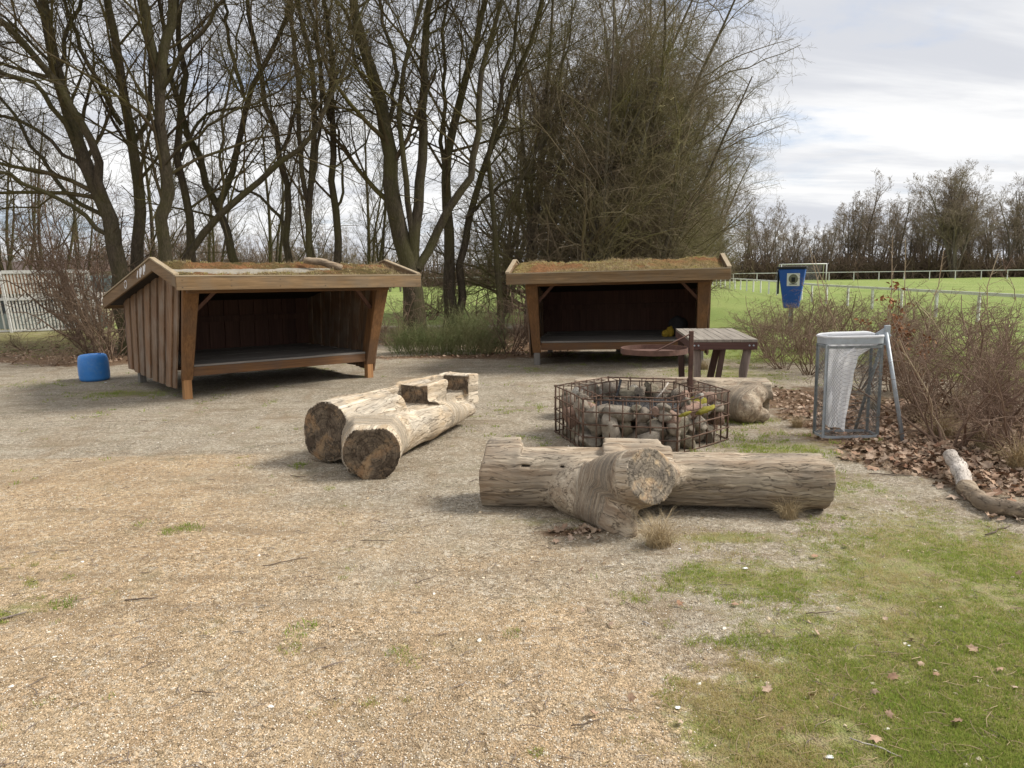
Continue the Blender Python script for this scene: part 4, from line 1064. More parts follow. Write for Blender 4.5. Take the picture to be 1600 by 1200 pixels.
# left log: fork seen end-on with two notched seats
O2 = (-1.0, 7.6, 0.0); A2 = math.atan2(2.13, 1.05); L2 = local(O2, A2)
def sdf2(p, n):
    d = cone(p, L2(-1.64, 6.58, .285), L2(-1.10, 7.55, .27), .285, .25) + n * .9
    d = smin(d, capsule(p, L2(-1.50, 6.85, .42), L2(-1.18, 7.35, .44), .13, .11) + n * .8, .08)
    d = smin(d, capsule(p, np.array([-.75, .12, .42]), np.array([.05, .185, .50]), .055, .045) + n * .6, .05)
    d = smin(d, capsule(p, np.array([.05, .185, .50]), np.array([1.0, .16, .49]), .045, .04) + n * .6, .04)
    d = smin(d, cone(p, L2(-1.15, 7.45, .26), L2(-.60, 8.66, .28), .24, .215) + n * .7, .08)
    d = smin(d, capsule(p, L2(-1.34, 6.80, .36), L2(-1.10, 7.02, .43), .12, .13) + n * 1.0, .09)
    d = smin(d, np.maximum(cone(p, L2(-1.22, 6.85, .25), L2(-1.145, 6.06, .215), .25, .235), np.abs(p[..., 2] - .2) - .215) + n * .9, .11)
    d = smin(d, capsule(p, L2(-1.10, 6.7, .18), L2(-.86, 7.35, .22), .17, .17) + n * .9, .10)
    d = smin(d, capsule(p, L2(-.86, 7.35, .22), L2(-.47, 8.25, .19), .165, .085) + n * 1.2, .08)
    d = smin(d, capsule(p, L2(-1.40, 6.42, .08), L2(-1.33, 6.16, .05), .06, .045) + n * .9, .04)
    # squared blocks standing between the notches, low rail behind
    d = smin(d, boxd(p, np.array([.19, .02, .36]), (.19, .20, .185)) + n * .5, .03)
    d = smin(d, boxd(p, np.array([.97, .02, .36]), (.125, .19, .175)) + n * .5, .03)
    q = lambda s0, s1: boxd(p, np.array([(s0 + s1) / 2, -.30, .85]), ((s1 - s0) / 2, .44, .5))
    d = np.maximum(d, -(q(-.36, .0) + n * .15)); d = np.maximum(d, -(q(.40, .85) + n * .15))
    d = np.maximum(d, p[..., 2] - .56 + n * .3)
    d = np.maximum(d, -capsule(p, L2(-1.18, 6.96, .52), L2(-1.10, 7.0, .56), .035, .05))
    return np.maximum(d, -p[..., 2] - .06)
e2a, e2b = L2(-1.66, 6.58, .27), L2(-1.145, 6.06, .225); n2b = nrm(e2b - L2(-1.22, 6.85, .25))
def end2(V, n):
    return (n[:, 0] < -.80) & (V[:, 0] < e2a[0] + .04) | ((V - e2b) @ n2b > -.03) & (n @ n2b > .55) | (n[:, 0] < -.75) & (V[:, 2] > .32) & (V[:, 0] > -.1)  # sawn ends and upright notch faces, whose shade is painted into the end grain
make_log('log_bench', 'pale forked log on the left with two notched seats and two shade-darkened sawn ends', sdf2, (-1.75, -.85, -.08), (1.25, .62, .62), .0130, O2, A2, [M['logpale'], M['endshade']], end2, 9, faces=[L2(-1.145, 6.06, .22), L2(-1.64, 6.58, .27), np.array([0, .1, .45]), np.array([.85, .1, .45]), L2(-.6, 8.66, .28)], limbs=[(L2(-1.22, 6.85, .25), L2(-1.145, 6.06, .225), .22), (L2(-.86, 7.35, .22), L2(-.47, 8.25, .17), .15)])

# rear log behind the fire pit
O3 = (1.8, 8.55, 0.0); A3 = math.atan2(-.25, 2.3); L3 = local(O3, A3)
def sdf3(p, n):
    d = cone(p, L3(.72, 8.72, .22), L3(2.0, 8.6, .22), .22, .235) + n * .5
    d = smin(d, cone(p, L3(1.95, 8.6, .22), L3(2.86, 8.44, .27), .24, .22) + n * .5, .05)
    d = smin(d, capsule(p, L3(2.25, 8.4, .22), L3(2.50, 8.14, .17), .19, .18) + n * 1.7, .10)
    d = smin(d, capsule(p, L3(2.35, 8.25, .26), L3(2.62, 8.22, .28), .13, .10) + n * 1.5, .06)
    d = smin(d, capsule(p, L3(2.62, 8.2, .10), L3(2.7, 8.15, .08), .08, .07) + n, .05)
    d = np.maximum(d, -(capsule(p, L3(2.78, 8.30, .12), L3(3.1, 8.3, .10), .13, .16)))
    d = np.maximum(d, -(boxd(p, L3(1.8, 8.55, .925), (1.5, .6, .5)) + n * .25))
    d = np.maximum(d, -boxd(p, L3(2.02, 8.5, .45), (.012, .5, .07)))
    return np.maximum(d, -p[..., 2] - .06)
def end3(V, n): return (np.abs(n[:, 0]) > .8) & (np.abs(V[:, 0]) > .95)
make_log('log_bench', 'flat topped log bench behind the fire pit with a knobbly stump end', sdf3, (-1.25, -.85, -.08), (1.3, .35, .5), .015, O3, A3, [M['log'], M['end']], end3, 15, faces=[L3(2.52, 8.0, .2), L3(2.86, 8.44, .27)], limbs=[(L3(2.25, 8.4, .24), L3(2.52, 8.0, .20), .24)])

# ------------------------------------------------------------------ fire pit
CX, CY, HS, HA, HH = 1.265, 7.538, .852, -.283, .483
fire = thing('fire_pit', 'six sided rusty wire cage fire pit filled with field stones', 'fire pit', (CX, CY, 0))
def hexc(s): return [np.array([s * math.cos(HA + R(-120 + 60 * k)), s * math.sin(HA + R(-120 + 60 * k))]) for k in range(6)]
OUT, INN = hexc(HS), hexc(.60)
rng = np.random.RandomState(17)
def panel(a, b_, z0, z1, nv, nh, r=.0064):
    mb = MB(); A_ = np.array([*a]); B_ = np.array([*b_])
    for i in range(nv + 1):
        t = i / nv; p = A_ + (B_ - A_) * t; rr = r * (1.5 if i in (0, nv) else 1)
        j = rng.randn(2) * .003
        mb.tube([(p[0], p[1], z0 - .03), (p[0] + j[0], p[1] + j[1], (z0 + z1) / 2), (p[0], p[1], z1 + (.012 if i % 2 else .004))], rr, 5)
    for k in range(nh + 1):
        z = z0 + .012 + (z1 - z0 - .012) * k / nh; j = rng.randn() * .004
        m_ = (A_ + B_) / 2 ; e = (B_ - A_) * .02
        n_ = np.array([(B_ - A_)[1], -(B_ - A_)[0]]); n_ = n_ / np.linalg.norm(n_) * .006
        mb.tube([(*(A_ - e + n_), z), (*(m_ + n_), z + j), (*(B_ + e + n_), z)], r * 1.05, 5)
    return mb
for k in range(6):
    panel(OUT[k], OUT[(k + 1) % 6], 0, HH, 7, 4).obj('cage_panel', M['rust'], fire, smooth=True)
    panel(INN[k], INN[(k + 1) % 6], .12, HH - .006, 5, 3).obj('cage_panel', M['rust'], fire, smooth=True)
    mb = MB()                                   # lid wires between the rings
    for i in range(0, 4):
        t = i / 4; a = OUT[k] + (OUT[(k + 1) % 6] - OUT[k]) * t; c = INN[k] + (INN[(k + 1) % 6] - INN[k]) * t
        if k in (2, 3, 4) or i in (0,): mb.tube([(*a, HH + .004), (*c, HH + .002)], .0042, 5)
    if k in (3, 4):
        a, c = (OUT[k] + INN[k]) / 2, (OUT[(k + 1) % 6] + INN[(k + 1) % 6]) / 2; mb.tube([(*a, HH + .01), (*c, HH + .01)], .0042, 5)
    if mb.V: mb.obj('lid_wires', M['rust'], fire, smooth=True)
SM = []
for s in range(9):
    r = np.random.RandomState(100 + s); V = IV3.copy()
    sq = np.array([1.08, r.uniform(.85, 1.05), r.uniform(.78, .95)])
    for _ in range(9):                          # shave facets
        n_ = nrm(r.randn(1, 3))[0]; c = r.uniform(.48, .74); d = V @ n_; V = V - np.outer(np.maximum(d - c, 0) * .96, n_)
    V = V * sq * 1.25 * (1 + .14 * (fbm(V * 3 + s * 5, s, 3) - .5))[:, None]
    SM.append(mesh_np('stone', V, None, IT3, True, [M['stone']]))
apo_o = HS * math.cos(R(30)); apo_i = .60 * math.cos(R(30))
placed = []
def inhex(x, y, ap):
    return max((x * math.cos(HA + R(-90 + 60 * k)) + y * math.sin(HA + R(-90 + 60 * k))) for k in range(6)) < ap
for lay, (z, rad) in enumerate(((.08, .104), (.21, .098), (.325, .088), (.39, .055))):
    tries = 0; cur = []
    while tries < 5200 and len(cur) < (42, 38, 32, 16)[lay]:
        tries += 1; rr = rad * rng.uniform(.62, 1.22); x, y = rng.uniform(-.85, .85, 2)
        if not inhex(x, y, apo_o - rr * .92) or inhex(x, y, apo_i + rr * (.55 if lay < 2 else .35)): continue
        if lay >= 2 and rng.rand() < .4 and y < 0 and lay == 3: continue
        if any(math.hypot(x - q[0], y - q[1]) < (rr + q[3]) * .80 for q in cur): continue
        cur.append((x, y, z + rng.uniform(-.02, .02), rr))
    placed += cur
for i, (x, y, z, rr) in enumerate(placed):
    o = obj('stone', SM[i % 9], fire, (x, y, z), tuple(rng.uniform(0, 6.28, 3))); o.scale = (rr * 1.12,) * 3
# ash, charcoal and moss
xs_ = np.linspace(-.6, .6, 60); X, Y = np.meshgrid(xs_, xs_); p = np.stack([X.ravel(), Y.ravel(), X.ravel() * 0], -1)
Z = .27 + .05 * fbm(p * 6, 1, 3) + .05 * (fbm(p * 22, 2, 3) - .5); ii = (np.arange(59)[:, None] * 60 + np.arange(59)[None, :]).ravel()
keep = np.array([inhex(a, c, .53) for a, c in zip(X.ravel(), Y.ravel())]); q = np.stack([ii, ii + 1, ii + 61, ii + 60], -1); q = q[keep[q].all(1)]
tag(obj('ash_bed', mesh_np('ash_bed', np.stack([X.ravel(), Y.ravel(), Z], -1), q, mats=[M['char']]), fire), kind='stuff')
cm_ = []
for s in range(3):
    V = IV * np.array([1, .5, .4]) * (1 + .2 * np.random.RandomState(s).randn(len(IV), 1)); cm_.append(mesh_np('charcoal', V, None, IT, False, [M['char']]))
for i in range(40):
    a = rng.rand() * 6.28; r_ = .5 * math.sqrt(rng.rand()); o = obj('charcoal', cm_[i % 3], fire, (r_ * math.cos(a), r_ * math.sin(a), .31 + rng.rand() * .03), tuple(rng.uniform(0, 6.28, 3))); o.scale = (rng.uniform(.02, .045),) * 3
for (px, py, s) in ((1090, 632, .075), (1102, 643, .06), (1084, 626, .05), (1070, 650, .04), (915, 636, .04), (925, 634, .03)):
    p = G(px, py, .36); V = IV3 * np.array([1.5, 1.2, .42]); V = V * (1 + 1.1 * (fbm(V * 2.2 + s * 90, 3, 4) - .5))[:, None]
    me = mesh_np('moss_cushion', V, None, IT3, True, [M['moss']]); o = obj('moss_cushion', me, fire, (p[0] - CX, p[1] - CY, .375), (rng.uniform(-.3, .3), .4, rng.rand() * 6)); o.scale = (s,) * 3
m_ = MB(); a, c = G(1025, 623, .36) - (CX, CY, 0), G(1044, 598, .50) - (CX, CY, 0); m_.tube([a, (a + c) / 2 + (.01, 0, .0), c], .009, 6); m_.obj('burnt_stick', M['branchpale'], fire, smooth=True)
m_ = MB(); a, c = G(963, 622, .36) - (CX, CY, 0), G(970, 594, .5) - (CX, CY, 0); m_.tube([a, (a + c) / 2, c], .014, 6); m_.obj('burnt_stick', M['char'], fire, smooth=True)

# swing-arm grill pan on its post
GP = np.array([1.845, 7.86]); grill = thing('swing_grill', 'rusty round grill pan hanging on a braced post in the fire pit', 'grill', (GP[0], GP[1], 0))
m_ = MB(); m_.bar((0, 0, .2), (0, 0, 1.02), .042, .042, (0, 1, 0)); m_.obj('post', M['rustpan'], grill, bev=.003)
pc = np.array([-.375, .02, .825]); NR = 48
def ring(r0, r1, z0, z1):
    V = []; Q = []
    for i in range(NR):
        a = 6.2832 * i / NR; c, s = math.cos(a), math.sin(a)
        V += [(pc[0] + r1 * c, pc[1] + r1 * s, z0), (pc[0] + r1 * c, pc[1] + r1 * s, z1), (pc[0] + r0 * c, pc[1] + r0 * s, z1), (pc[0] + r0 * c, pc[1] + r0 * s, z0)]
    for i in range(NR):
        for k in range(4): Q.append((i * 4 + k, (i + 1) % NR * 4 + k, (i + 1) % NR * 4 + (k + 1) % 4, i * 4 + (k + 1) % 4))
    return V, Q
m_ = MB(); m_.add(*ring(.335, .342, .80, .853)); m_.obj('pan_rim', M['rustpan'], grill)
m_ = MB(); m_.add(*ring(.0, .333, .801, .806)); m_.obj('pan_base', M['rustpan'], grill)
m_ = MB(); m_.bar((-.02, -.0, .985), (-.40, -.18, .835), .045, .010, (0, .5, 1)); m_.obj('brace', M['rustpan'], grill, bev=.002)
m_ = MB(); m_.bar((0, 0, .80), (-.70, .02, .788), .03, .02, (0, 0, 1)); m_.obj('arm', M['rustpan'], grill, bev=.002)

# ------------------------------------------------------------------ work table behind the rear log
TZ = .775
tn = [G(1081, 531, TZ), G(1182, 530, TZ), G(1148.5, 513, TZ), G(1051, 513, TZ)]
tx, ty = (tn[0][0] + tn[1][0]) / 2, (tn[0][1] + tn[1][1]) / 2
dirv = ((tn[2] + tn[3]) - (tn[0] + tn[1])) / 2; tl = np.linalg.norm(dirv); ta = math.atan2(dirv[1], dirv[0]) - math.pi / 2; tw = .82
table = thing('work_table', 'weathered plank table with maroon apron behind the rear log', 'table', (tx, ty, 0), (0, 0, ta))
for i in range(8):
    w = tw / 8; me = plank_mesh('tabletop%d' % (i % 3), tl, w - .007, .032, M['tabletop'], 1, 30 + i % 3, .0015)
    obj('plank', me, table, (-tw / 2 + w * (i + .5), tl / 2, TZ - .016 + rng.uniform(-.0015, .0015)))
m_ = MB(); m_.box((0, 0, 0), (tw - .004, .04, .095)); m_.obj('apron', M['tableside'], table, (0, .025, TZ - .081), bev=.003)
m_ = MB(); m_.box((0, 0, 0), (tw - .004, .04, .095)); m_.obj('apron', M['tableside'], table, (0, tl - .025, TZ - .081), bev=.003)
for sx in (-1, 1): m_ = MB(); m_.box((0, 0, 0), (.04, tl - .094, .095)); m_.obj('apron', M['tableside'], table, (sx * (tw / 2 - .022), tl / 2, TZ - .0815))
for sx in (-1, 1):
    for px_ in (.05, .10): m_ = MB(); m_.tube([(0, .004, 0), (0, -.006, 0)], .011, 8); m_.obj('bolt', M['galv'], table, (sx * (tw / 2 - px_), 0, TZ - .075))
def leg(xt, yt, xb, yb, r, m, rnd=True):
    mb = MB(); n = 7; pts = [(xt + (xb - xt) * i / (n - 1) + (rng.uniform(-.006, .006) if rnd else 0), yt + (yb - yt) * i / (n - 1), (TZ - .05) * (1 - i / (n - 1)) - .03 * (i == n - 1)) for i in range(n)]
    if rnd: mb.tube(pts, [r * rng.uniform(.88, 1.1) for _ in range(n)], 9)
    else: mb.bar(pts[0], pts[-1], r * 1.8, r * 1.8, (0, 1, 0))
    mb.obj('leg', m, table, smooth=rnd)
leg(-tw / 2 + .09, .10, -tw / 2 + .12, .10, .052, M['barkpost']); leg(tw / 2 - .10, .10, tw / 2 - .19, .10, .052, M['barkpost'])
leg(-tw / 2 + .05, tl - .25, -tw / 2 + .08, tl - .25, .045, M['tableleg'], False); leg(tw / 2 - .12, tl - .2, tw / 2 - .28, tl - .5, .04, M['tableleg'], False)
leg(.07, tl * .45, -.08, tl * .45, .045, M['tableleg'], False)

# ------------------------------------------------------------------ wire litter basket
bk = thing('litter_basket', 'grey wire mesh litter basket with a white bag torn inside it', 'litter basket', (3.255, 7.36, 0), (0, 0, R(3)))
BA, BB, BH = .275, .14, 1.0
def fp(a, z, k=1.0):
    c, s = math.cos(a), math.sin(a); e = .32
    return (BA * k * math.copysign(abs(c) ** e, c), BB * k * math.copysign(abs(s) ** .45, s), z)
def band(z0, z1, k0=1.0, k1=1.012, n=64):
    V = []; Q = []
    for i in range(n):
        a = 6.28318 * i / n; V += [fp(a, z0, k1), fp(a, z1, k1), fp(a, z1, k0), fp(a, z0, k0)]
    for i in range(n):
        for k in range(4): Q.append((i * 4 + k, (i + 1) % n * 4 + k, (i + 1) % n * 4 + (k + 1) % 4, i * 4 + (k + 1) % 4))
    return V, Q
m_ = MB(); m_.add(*band(.925, 1.0, 1.02, 1.045)); m_.obj('rim', M['galv'], bk, bev=.002)
m_ = MB(); m_.add(*band(.02, .045)); m_.obj('bottom_ring', M['galv'], bk)
m_ = MB(); m_.add(*band(.885, .91, 1.0, 1.015)); m_.obj('hoop', M['galvd'], bk)
nd = 50; K = 26; Pm = []
for dr in (-1, 1):
    for i in range(nd):
        a0 = 6.28318 * i / nd
        Pm.append([fp(a0 + dr * 2.9 * k / (K - 1), .03 + .88 * k / (K - 1)) for k in range(K)])
V, Q = tubes(np.array(Pm), np.full((len(Pm), K), .0011), 3); obj('wire_mesh', mesh_np('wire_mesh', V, Q, mats=[M['galvd']]), bk)
Pm = [[fp(6.28318 * i / 40 + .03 * (k % 2), .022 + .001 * k) for k in range(2)] for i in range(40)]
for sx in (-1, 1):
    for sy in (-1, 1): m_ = MB(); p0 = fp(math.atan2(sy * .5, sx), 0, 1.01); m_.box((p0[0], p0[1], .47), (.028, .008, .90)); m_.obj('corner_strap', M['galv'] if sy < 0 and sx < 0 else M['galvd'], bk)
m_ = MB()
for t in np.linspace(-.8, .8, 12): m_.tube([(BA * t, -BB * .93, .03), (BA * t, BB * .93, .03)], .002, 3)
m_.obj('base_wires', M['galvd'], bk)
# bag: a crumpled sheet hanging inside the front, gathered over the rim
nu, nv = 44, 60; V = []
for j in range(nv):
    v = j / (nv - 1); z = .985 - v * .82
    xr = np.interp(v, [0, .08, .2, .35, 1], [.26, .24, .04, .0, -.05]); xl = -.262
    zb = 0
    for i in range(nu):
        u = i / (nu - 1); x = xl + (xr - xl) * u
        y = -.112 + .012 * math.sin(u * 9 + v * 4) + .018 * math.sin(u * 21 + 2 * v) + .05 * v * u + .10 * max(0, v - .7) * (1 - u)
        V.append((x, y + (fbm(np.array([[x * 9, z * 7, 1.0]]), 8, 2)[0] - .5) * .05, z - .10 * u * v - .02 * math.sin(u * 6)))
Q = [(j * nu + i, j * nu + i + 1, (j + 1) * nu + i + 1, (j + 1) * nu + i) for j in range(nv - 1) for i in range(nu - 1)]
bag = tag(obj('rubbish_bag', mesh_np('rubbish_bag', V, Q, mats=[M['bag']]), None, (3.255, 7.36, 0), (0, 0, R(3))), 'torn white plastic bag hanging inside the wire litter basket', 'plastic bag')
n = 90; V = []; prof = 10
for i in range(n):
    a = 6.28318 * i / n
    for j in range(prof):
        b_ = 6.28318 * j / prof; k = 1.035; x, y, z = fp(a, 1.0, k)
        rad = .007 + .010 * (fbm(np.array([[a * 4, j * .5, 3.3]]), 6, 2)[0]) + (.022 * math.exp(-((a - 1.2) / .8) ** 2))
        V.append((x + math.cos(a) * math.cos(b_) * rad * .8, y + math.sin(a) * math.cos(b_) * rad * .8, .995 + math.sin(b_) * rad * .9))
Q = [(i * prof + j, (i + 1) % n * prof + j, (i + 1) % n * prof + (j + 1) % prof, i * prof + (j + 1) % prof) for i in range(n) for j in range(prof)]
obj('rolled_edge', mesh_np('rolled_edge', V, Q, mats=[M['bag']]), bag)
# carrier: bracket, long strut and short rear strut
m_ = MB(); m_.bar((.27, .0, .965), (.36, -.03, 1.03), .012, .10, (0, 0, 1)); m_.obj('bracket', M['galv'], bk, bev=.002)
m_ = MB(); m_.bar((.345, -.03, .90), (.345, -.03, 1.09), .05, .03, (0, 1, 0)); m_.obj('bracket', M['galv'], bk, bev=.002)
m_ = MB(); m_.tube([(.335, -.03, 1.02), (.475, -.20, -.04)], .020, 10); m_.obj('strut', M['galv'], bk, smooth=True)
m_ = MB(); m_.tube([(.335, .0, .98), (.24, .30, -.04)], .016, 8); m_.obj('strut', M['galvd'], bk, smooth=True)

# ------------------------------------------------------------------ blue barrel
prof_ = [(.0, .0), (.205, .0), (.235, .015), (.250, .05), (.246, .07), (.252, .09), (.250, .24), (.240, .33), (.232, .36), (.218, .385), (.19, .398), (.10, .402), (.0, .403)]
n = 40; V = []; Q = []
for r_, z in prof_:
    r_ *= .91
    for i in range(n): a = 6.28318 * i / n; V.append((r_ * math.cos(a), r_ * math.sin(a), z * 1.06))
for k in range(len(prof_) - 1):
    for i in range(n): Q.append((k * n + i, k * n + (i + 1) % n, (k + 1) * n + (i + 1) % n, (k + 1) * n + i))
bp = G(140, 597); tag(obj('blue_barrel', mesh_np('blue_barrel', V, Q, mats=[M['blue']]), None, (bp[0] - .05, bp[1] + .26, -.005), (R(1), R(-1), 0)), 'short blue plastic barrel standing upside down left of the left shelter', 'barrel')
obj('plug', mesh_np('plug', *(lambda t: (t[0], t[1]))(tubes(np.array([[(.11, 0, .415), (.11, 0, .435)]]), np.full((1, 2), .03), 12)), mats=[M['blue']]), bpy.data.objects['blue_barrel'])

# ------------------------------------------------------------------ blue bin with a sticker
bd = 21.5; c_ = W(1238, 430, bd)
bb_ = thing('blue_bin', 'tapered blue outdoor bin with a white framed sticker beside the field railing', 'bin', (c_[0], bd, 0), (0, 0, R(-24))); bb_.scale = (.98, .98, .97)
def taper(x0, x1, y0, y1, z0, z1, f):
    V = []
    for sx, a0, a1 in ((-1, x0, x1), (1, x0, x1)):
        for sy in (-1, 1):
            for z, ax_, ay_ in ((z0, x0, y0), (z1, x1, y1)): V.append((sx * ax_, sy * ay_, z))
    return V
m_ = MB(); m_.hexa(taper(.20, .36, .17, .30, .55, 1.66, 0)); m_.obj('hopper', M['bluebin'], bb_, bev=.02)
m_ = MB(); m_.hexa(taper(.385, .39, .325, .33, 1.66, 1.72, 0)); m_.obj('lid', M['black'], bb_, bev=.01)
m_ = MB(); m_.bar((0, 0, -.1), (0, 0, .56), .12, .12, (0, 1, 0)); m_.obj('post', M['galvd'], bb_)
m_ = MB(); m_.hexa([(x, y, z) for x in (-.375, -.362) for y in (-.27, .27) for z in (.95, 1.62)]); m_.obj('side_panel', M['bindark'], bb_)
tilt_ = Euler((math.atan2(.13, 1.11), 0, 0)).to_matrix()
def onface(cx_, cz_, w, h, pr, name, m, sh='box'):
    mb = MB(); y = -(.17 + (.30 - .17) * (cz_ - .55) / 1.11) - pr
    if sh == 'box': mb.box((cx_, y, cz_), (w, .006, h), tilt_)
    else:
        V = [(0, 0, 0)] + [(w / 2 * math.cos(6.2832 * i / 20), 0, h / 2 * math.sin(6.2832 * i / 20)) for i in range(20)]
        V = [tilt_ @ Vector(v) + Vector((cx_, y, cz_)) for v in V]; mb.add(V, [], [(0, 1 + i, 1 + (i + 1) % 20) for i in range(20)])
    return mb.obj(name, m, bb_ if name == 'sticker' else st)
st = None
st = onface(.05, 1.36, .34, .36, .006, 'sticker', M['white'])
onface(.05, 1.38, .25, .27, .011, 'sticker_print', simple('print_grey', (.16, .16, .12), .7), 'disc')
onface(.05, 1.36, .10, .13, .014, 'sticker_print', M['black'])
onface(.05, 1.235, .20, .022, .011, 'sticker_print', M['black'])

# ------------------------------------------------------------------ railings and goal
def railing(label, pts, sp, h, pw, rw, name='field_railing'):
    pts = np.array(pts, float); s = np.concatenate([[0], np.cumsum(np.linalg.norm(np.diff(pts, axis=0), axis=1))])
    root = thing(name, label, 'railing', (pts[0][0], pts[0][1], 0))
    pm = None; n = int(s[-1] / sp)
    for i in range(n + 1):
        u = i * sp; x, y = np.interp(u, s, pts[:, 0]), np.interp(u, s, pts[:, 1])
        if pm is None: mb = MB(); mb.box((0, 0, (h - .03) / 2 - .1), (pw, pw, h - .03 + .2)); pm = mb.mesh('post', M['white'])
        obj('post', pm, root, (x - pts[0][0], y - pts[0][1], 0), (rng.uniform(-.015, .015), rng.uniform(-.02, .02), rng.rand()))
    for a, c in zip(pts[:-1], pts[1:]):
        mb = MB(); mb.bar((a[0] - pts[0][0], a[1] - pts[0][1], h), (c[0] - pts[0][0], c[1] - pts[0][1], h), rw, rw * 1.15, (0, 0, 1)); mb.obj('rail', M['white'], root)
    return root
railing('white railing running away from the right edge of the picture behind the shrubs', [(12.6, 12.5), (13.5, 20), (14.35, 36), (16.4, 48), (18.0, 62), (21, 88)], 2.5, .82, .075, .075)
railing('long thin white railing on the far side of the playing field', [(-45, 95.5), (-7.5, 93.3), (33, 91.5), (62, 87), (95, 85)], 2.75, 1.02, .07, .075)
gp = W(1291, 430, 86); gl = thing('football_goal', 'white football goal with a net beyond the blue bin', 'goal', (gp[0], 86, 0), (0, 0, R(0)))
for x in (0, -5.0): m_ = MB(); m_.tube([(x, 0, -.1), (x, 0, 2.0)], .06, 8); m_.obj('goal_post', M['white'], gl, smooth=True)
m_ = MB(); m_.tube([(.02, 0, 2.0), (-5.02, 0, 2.0)], .06, 8); m_.obj('crossbar', M['white'], gl, smooth=True)
for x in (0, -5.0): m_ = MB(); m_.tube([(x, 0, 2.0), (x + .1, 1.0, 2.0), (x + .5, 2.2, 0)], .035, 6); m_.obj('net_support', M['white'], gl, smooth=True)
Pm = []
for i in range(42): x = -5 + 5 * i / 41; Pm.append([(x, 1.0, 2.0), (x, 1.6, 1.0), (x, 2.2, .0)])
for j in range(18): z = 2.0 * j / 17; y = 2.2 - 1.2 * z / 2; Pm.append([(-5, y, z), (-2.5, y, z), (0, y, z)])
V, Q = tubes(np.array(Pm), np.full((len(Pm), 3), .008), 3); obj('net', mesh_np('net', V, Q, mats=[M['net']]), gl)

# ------------------------------------------------------------------ ball court cage at the left edge
ca_ = G(19, 520); cb = G(112, 506); cdx = (cb - ca_); cl_ = 3.6; cu = np.array([.42, .91, 0]); 
ca_ = G(19, 520)
court = thing('ball_court_cage', 'white slatted ball court cage at the left edge beyond the barrel', 'ball court', (ca_[0], ca_[1], 0), (0, 0, 0))
# front panel runs to the right from the corner post, side panel to the left
def court_panel(dx, dy, L, nsl, hasboard, lean=-.10):
    d = np.array([dx, dy]) / math.hypot(dx, dy); n_ = np.array([-d[1], d[0]])
    P = lambda s, z, o=0.0: (d[0] * s + n_[0] * o + lean * z * 1.0, d[1] * s + n_[1] * o, z)
    for s in (0, L): m_ = MB(); m_.bar(P(s, -.05), P(s, 1.86), .09, .07, (d[0], d[1], 0)); m_.obj('cage_post', M['white'], court)
    for z, w in ((1.84, .10), (1.02, .08), (.06, .05)): m_ = MB(); m_.bar(P(.045, z, -.002), P(L - .045, z, -.002), .06, w, (0, 0, 1)); m_.obj('cage_rail', M['white'], court)
    for i in range(nsl):
        s = L * (i + 1) / (nsl + 1); m_ = MB(); m_.bar(P(s, .085, .0), P(s, 1.79, .0), .022, .045, (d[0], d[1], 0)); m_.obj('slat', M['offwhite'], court)
court_panel(1, .42, 2.35, 25, True); court_panel(-1, -.10, 2.3, 12, True)
# boards behind the slats
for (x0, x1, z0, z1, mm, nm, dy) in ((-2.2, .9, 1.16, 1.76, 'orangeboard', 'upper_board', 1.3), (-2.2, 1.9, .52, 1.0, 'darkpanel', 'lower_board', 1.6), (-2.2, 2.2, .02, .52, 'greypanel', 'kick_board', 1.5), (.92, 2.1, 1.16, 1.7, 'greypanel', 'upper_board', 1.9)):
    m_ = MB(); m_.box(((x0 + x1) / 2, dy + .15 * (x0 + x1) / 2, (z0 + z1) / 2), (x1 - x0, .03, z1 - z0)); m_.obj(nm, M[mm], court)

# ------------------------------------------------------------------ peeled branch lying in the leaves on the right
q0, q1, q2, q3 = G(1484, 722, .10), G(1512, 765, .06), G(1545, 790, .05), G(1660, 815, .05)
q0[2] = .16
rt = thing('fallen_branch', 'thick fallen branch with a peeled pale end lying in the leaves by the right shrubs', 'branch', tuple(q1[:2]) + (0,))
def lump_tube(name, pts, r0, r1, m, seed, par, o):
    r = np.random.RandomState(seed); P = spline(pts, 22, r, .006)[None]; t = np.linspace(0, 1, 22); rr = (r0 + (r1 - r0) * t) * (1 + .16 * (fbm(np.stack([t * 5, t * 0, t * 0 + seed], -1), seed, 2) - .5) * 2)
    V, Q = tubes(P, rr[None], 14); c0 = len(V); V = np.vstack([V, P[0, 0], P[0, -1]]); T = [(c0, (k + 1) % 14, k) for k in range(14)] + [(c0 + 1, 21 * 14 + k, 21 * 14 + (k + 1) % 14) for k in range(14)]
    V = V - o; ax = nrm(np.array(pts[-1]) - np.array(pts[0])); ang = math.atan2(ax[1], ax[0])
    c, s = math.cos(-ang), math.sin(-ang); V = np.stack([c * V[:, 0] - s * V[:, 1], s * V[:, 0] + c * V[:, 1], V[:, 2]], -1)
    return obj(name, mesh_np(name, V, Q, T, mats=[m]), par, (0, 0, 0), (0, 0, ang))
o_ = np.array([q1[0], q1[1], 0])
lump_tube('peeled_end', [q0, (q0 + q1) / 2 + (.01, 0, .01), q1], .050, .056, M['branchpale'], 4, rt, o_)
lump_tube('bark_end', [q1 + (-.005, .02, 0), q2, (q2 + q3) / 2 + (0, 0, .02), q3], .064, .045, M['logplain'], 5, rt, o_)

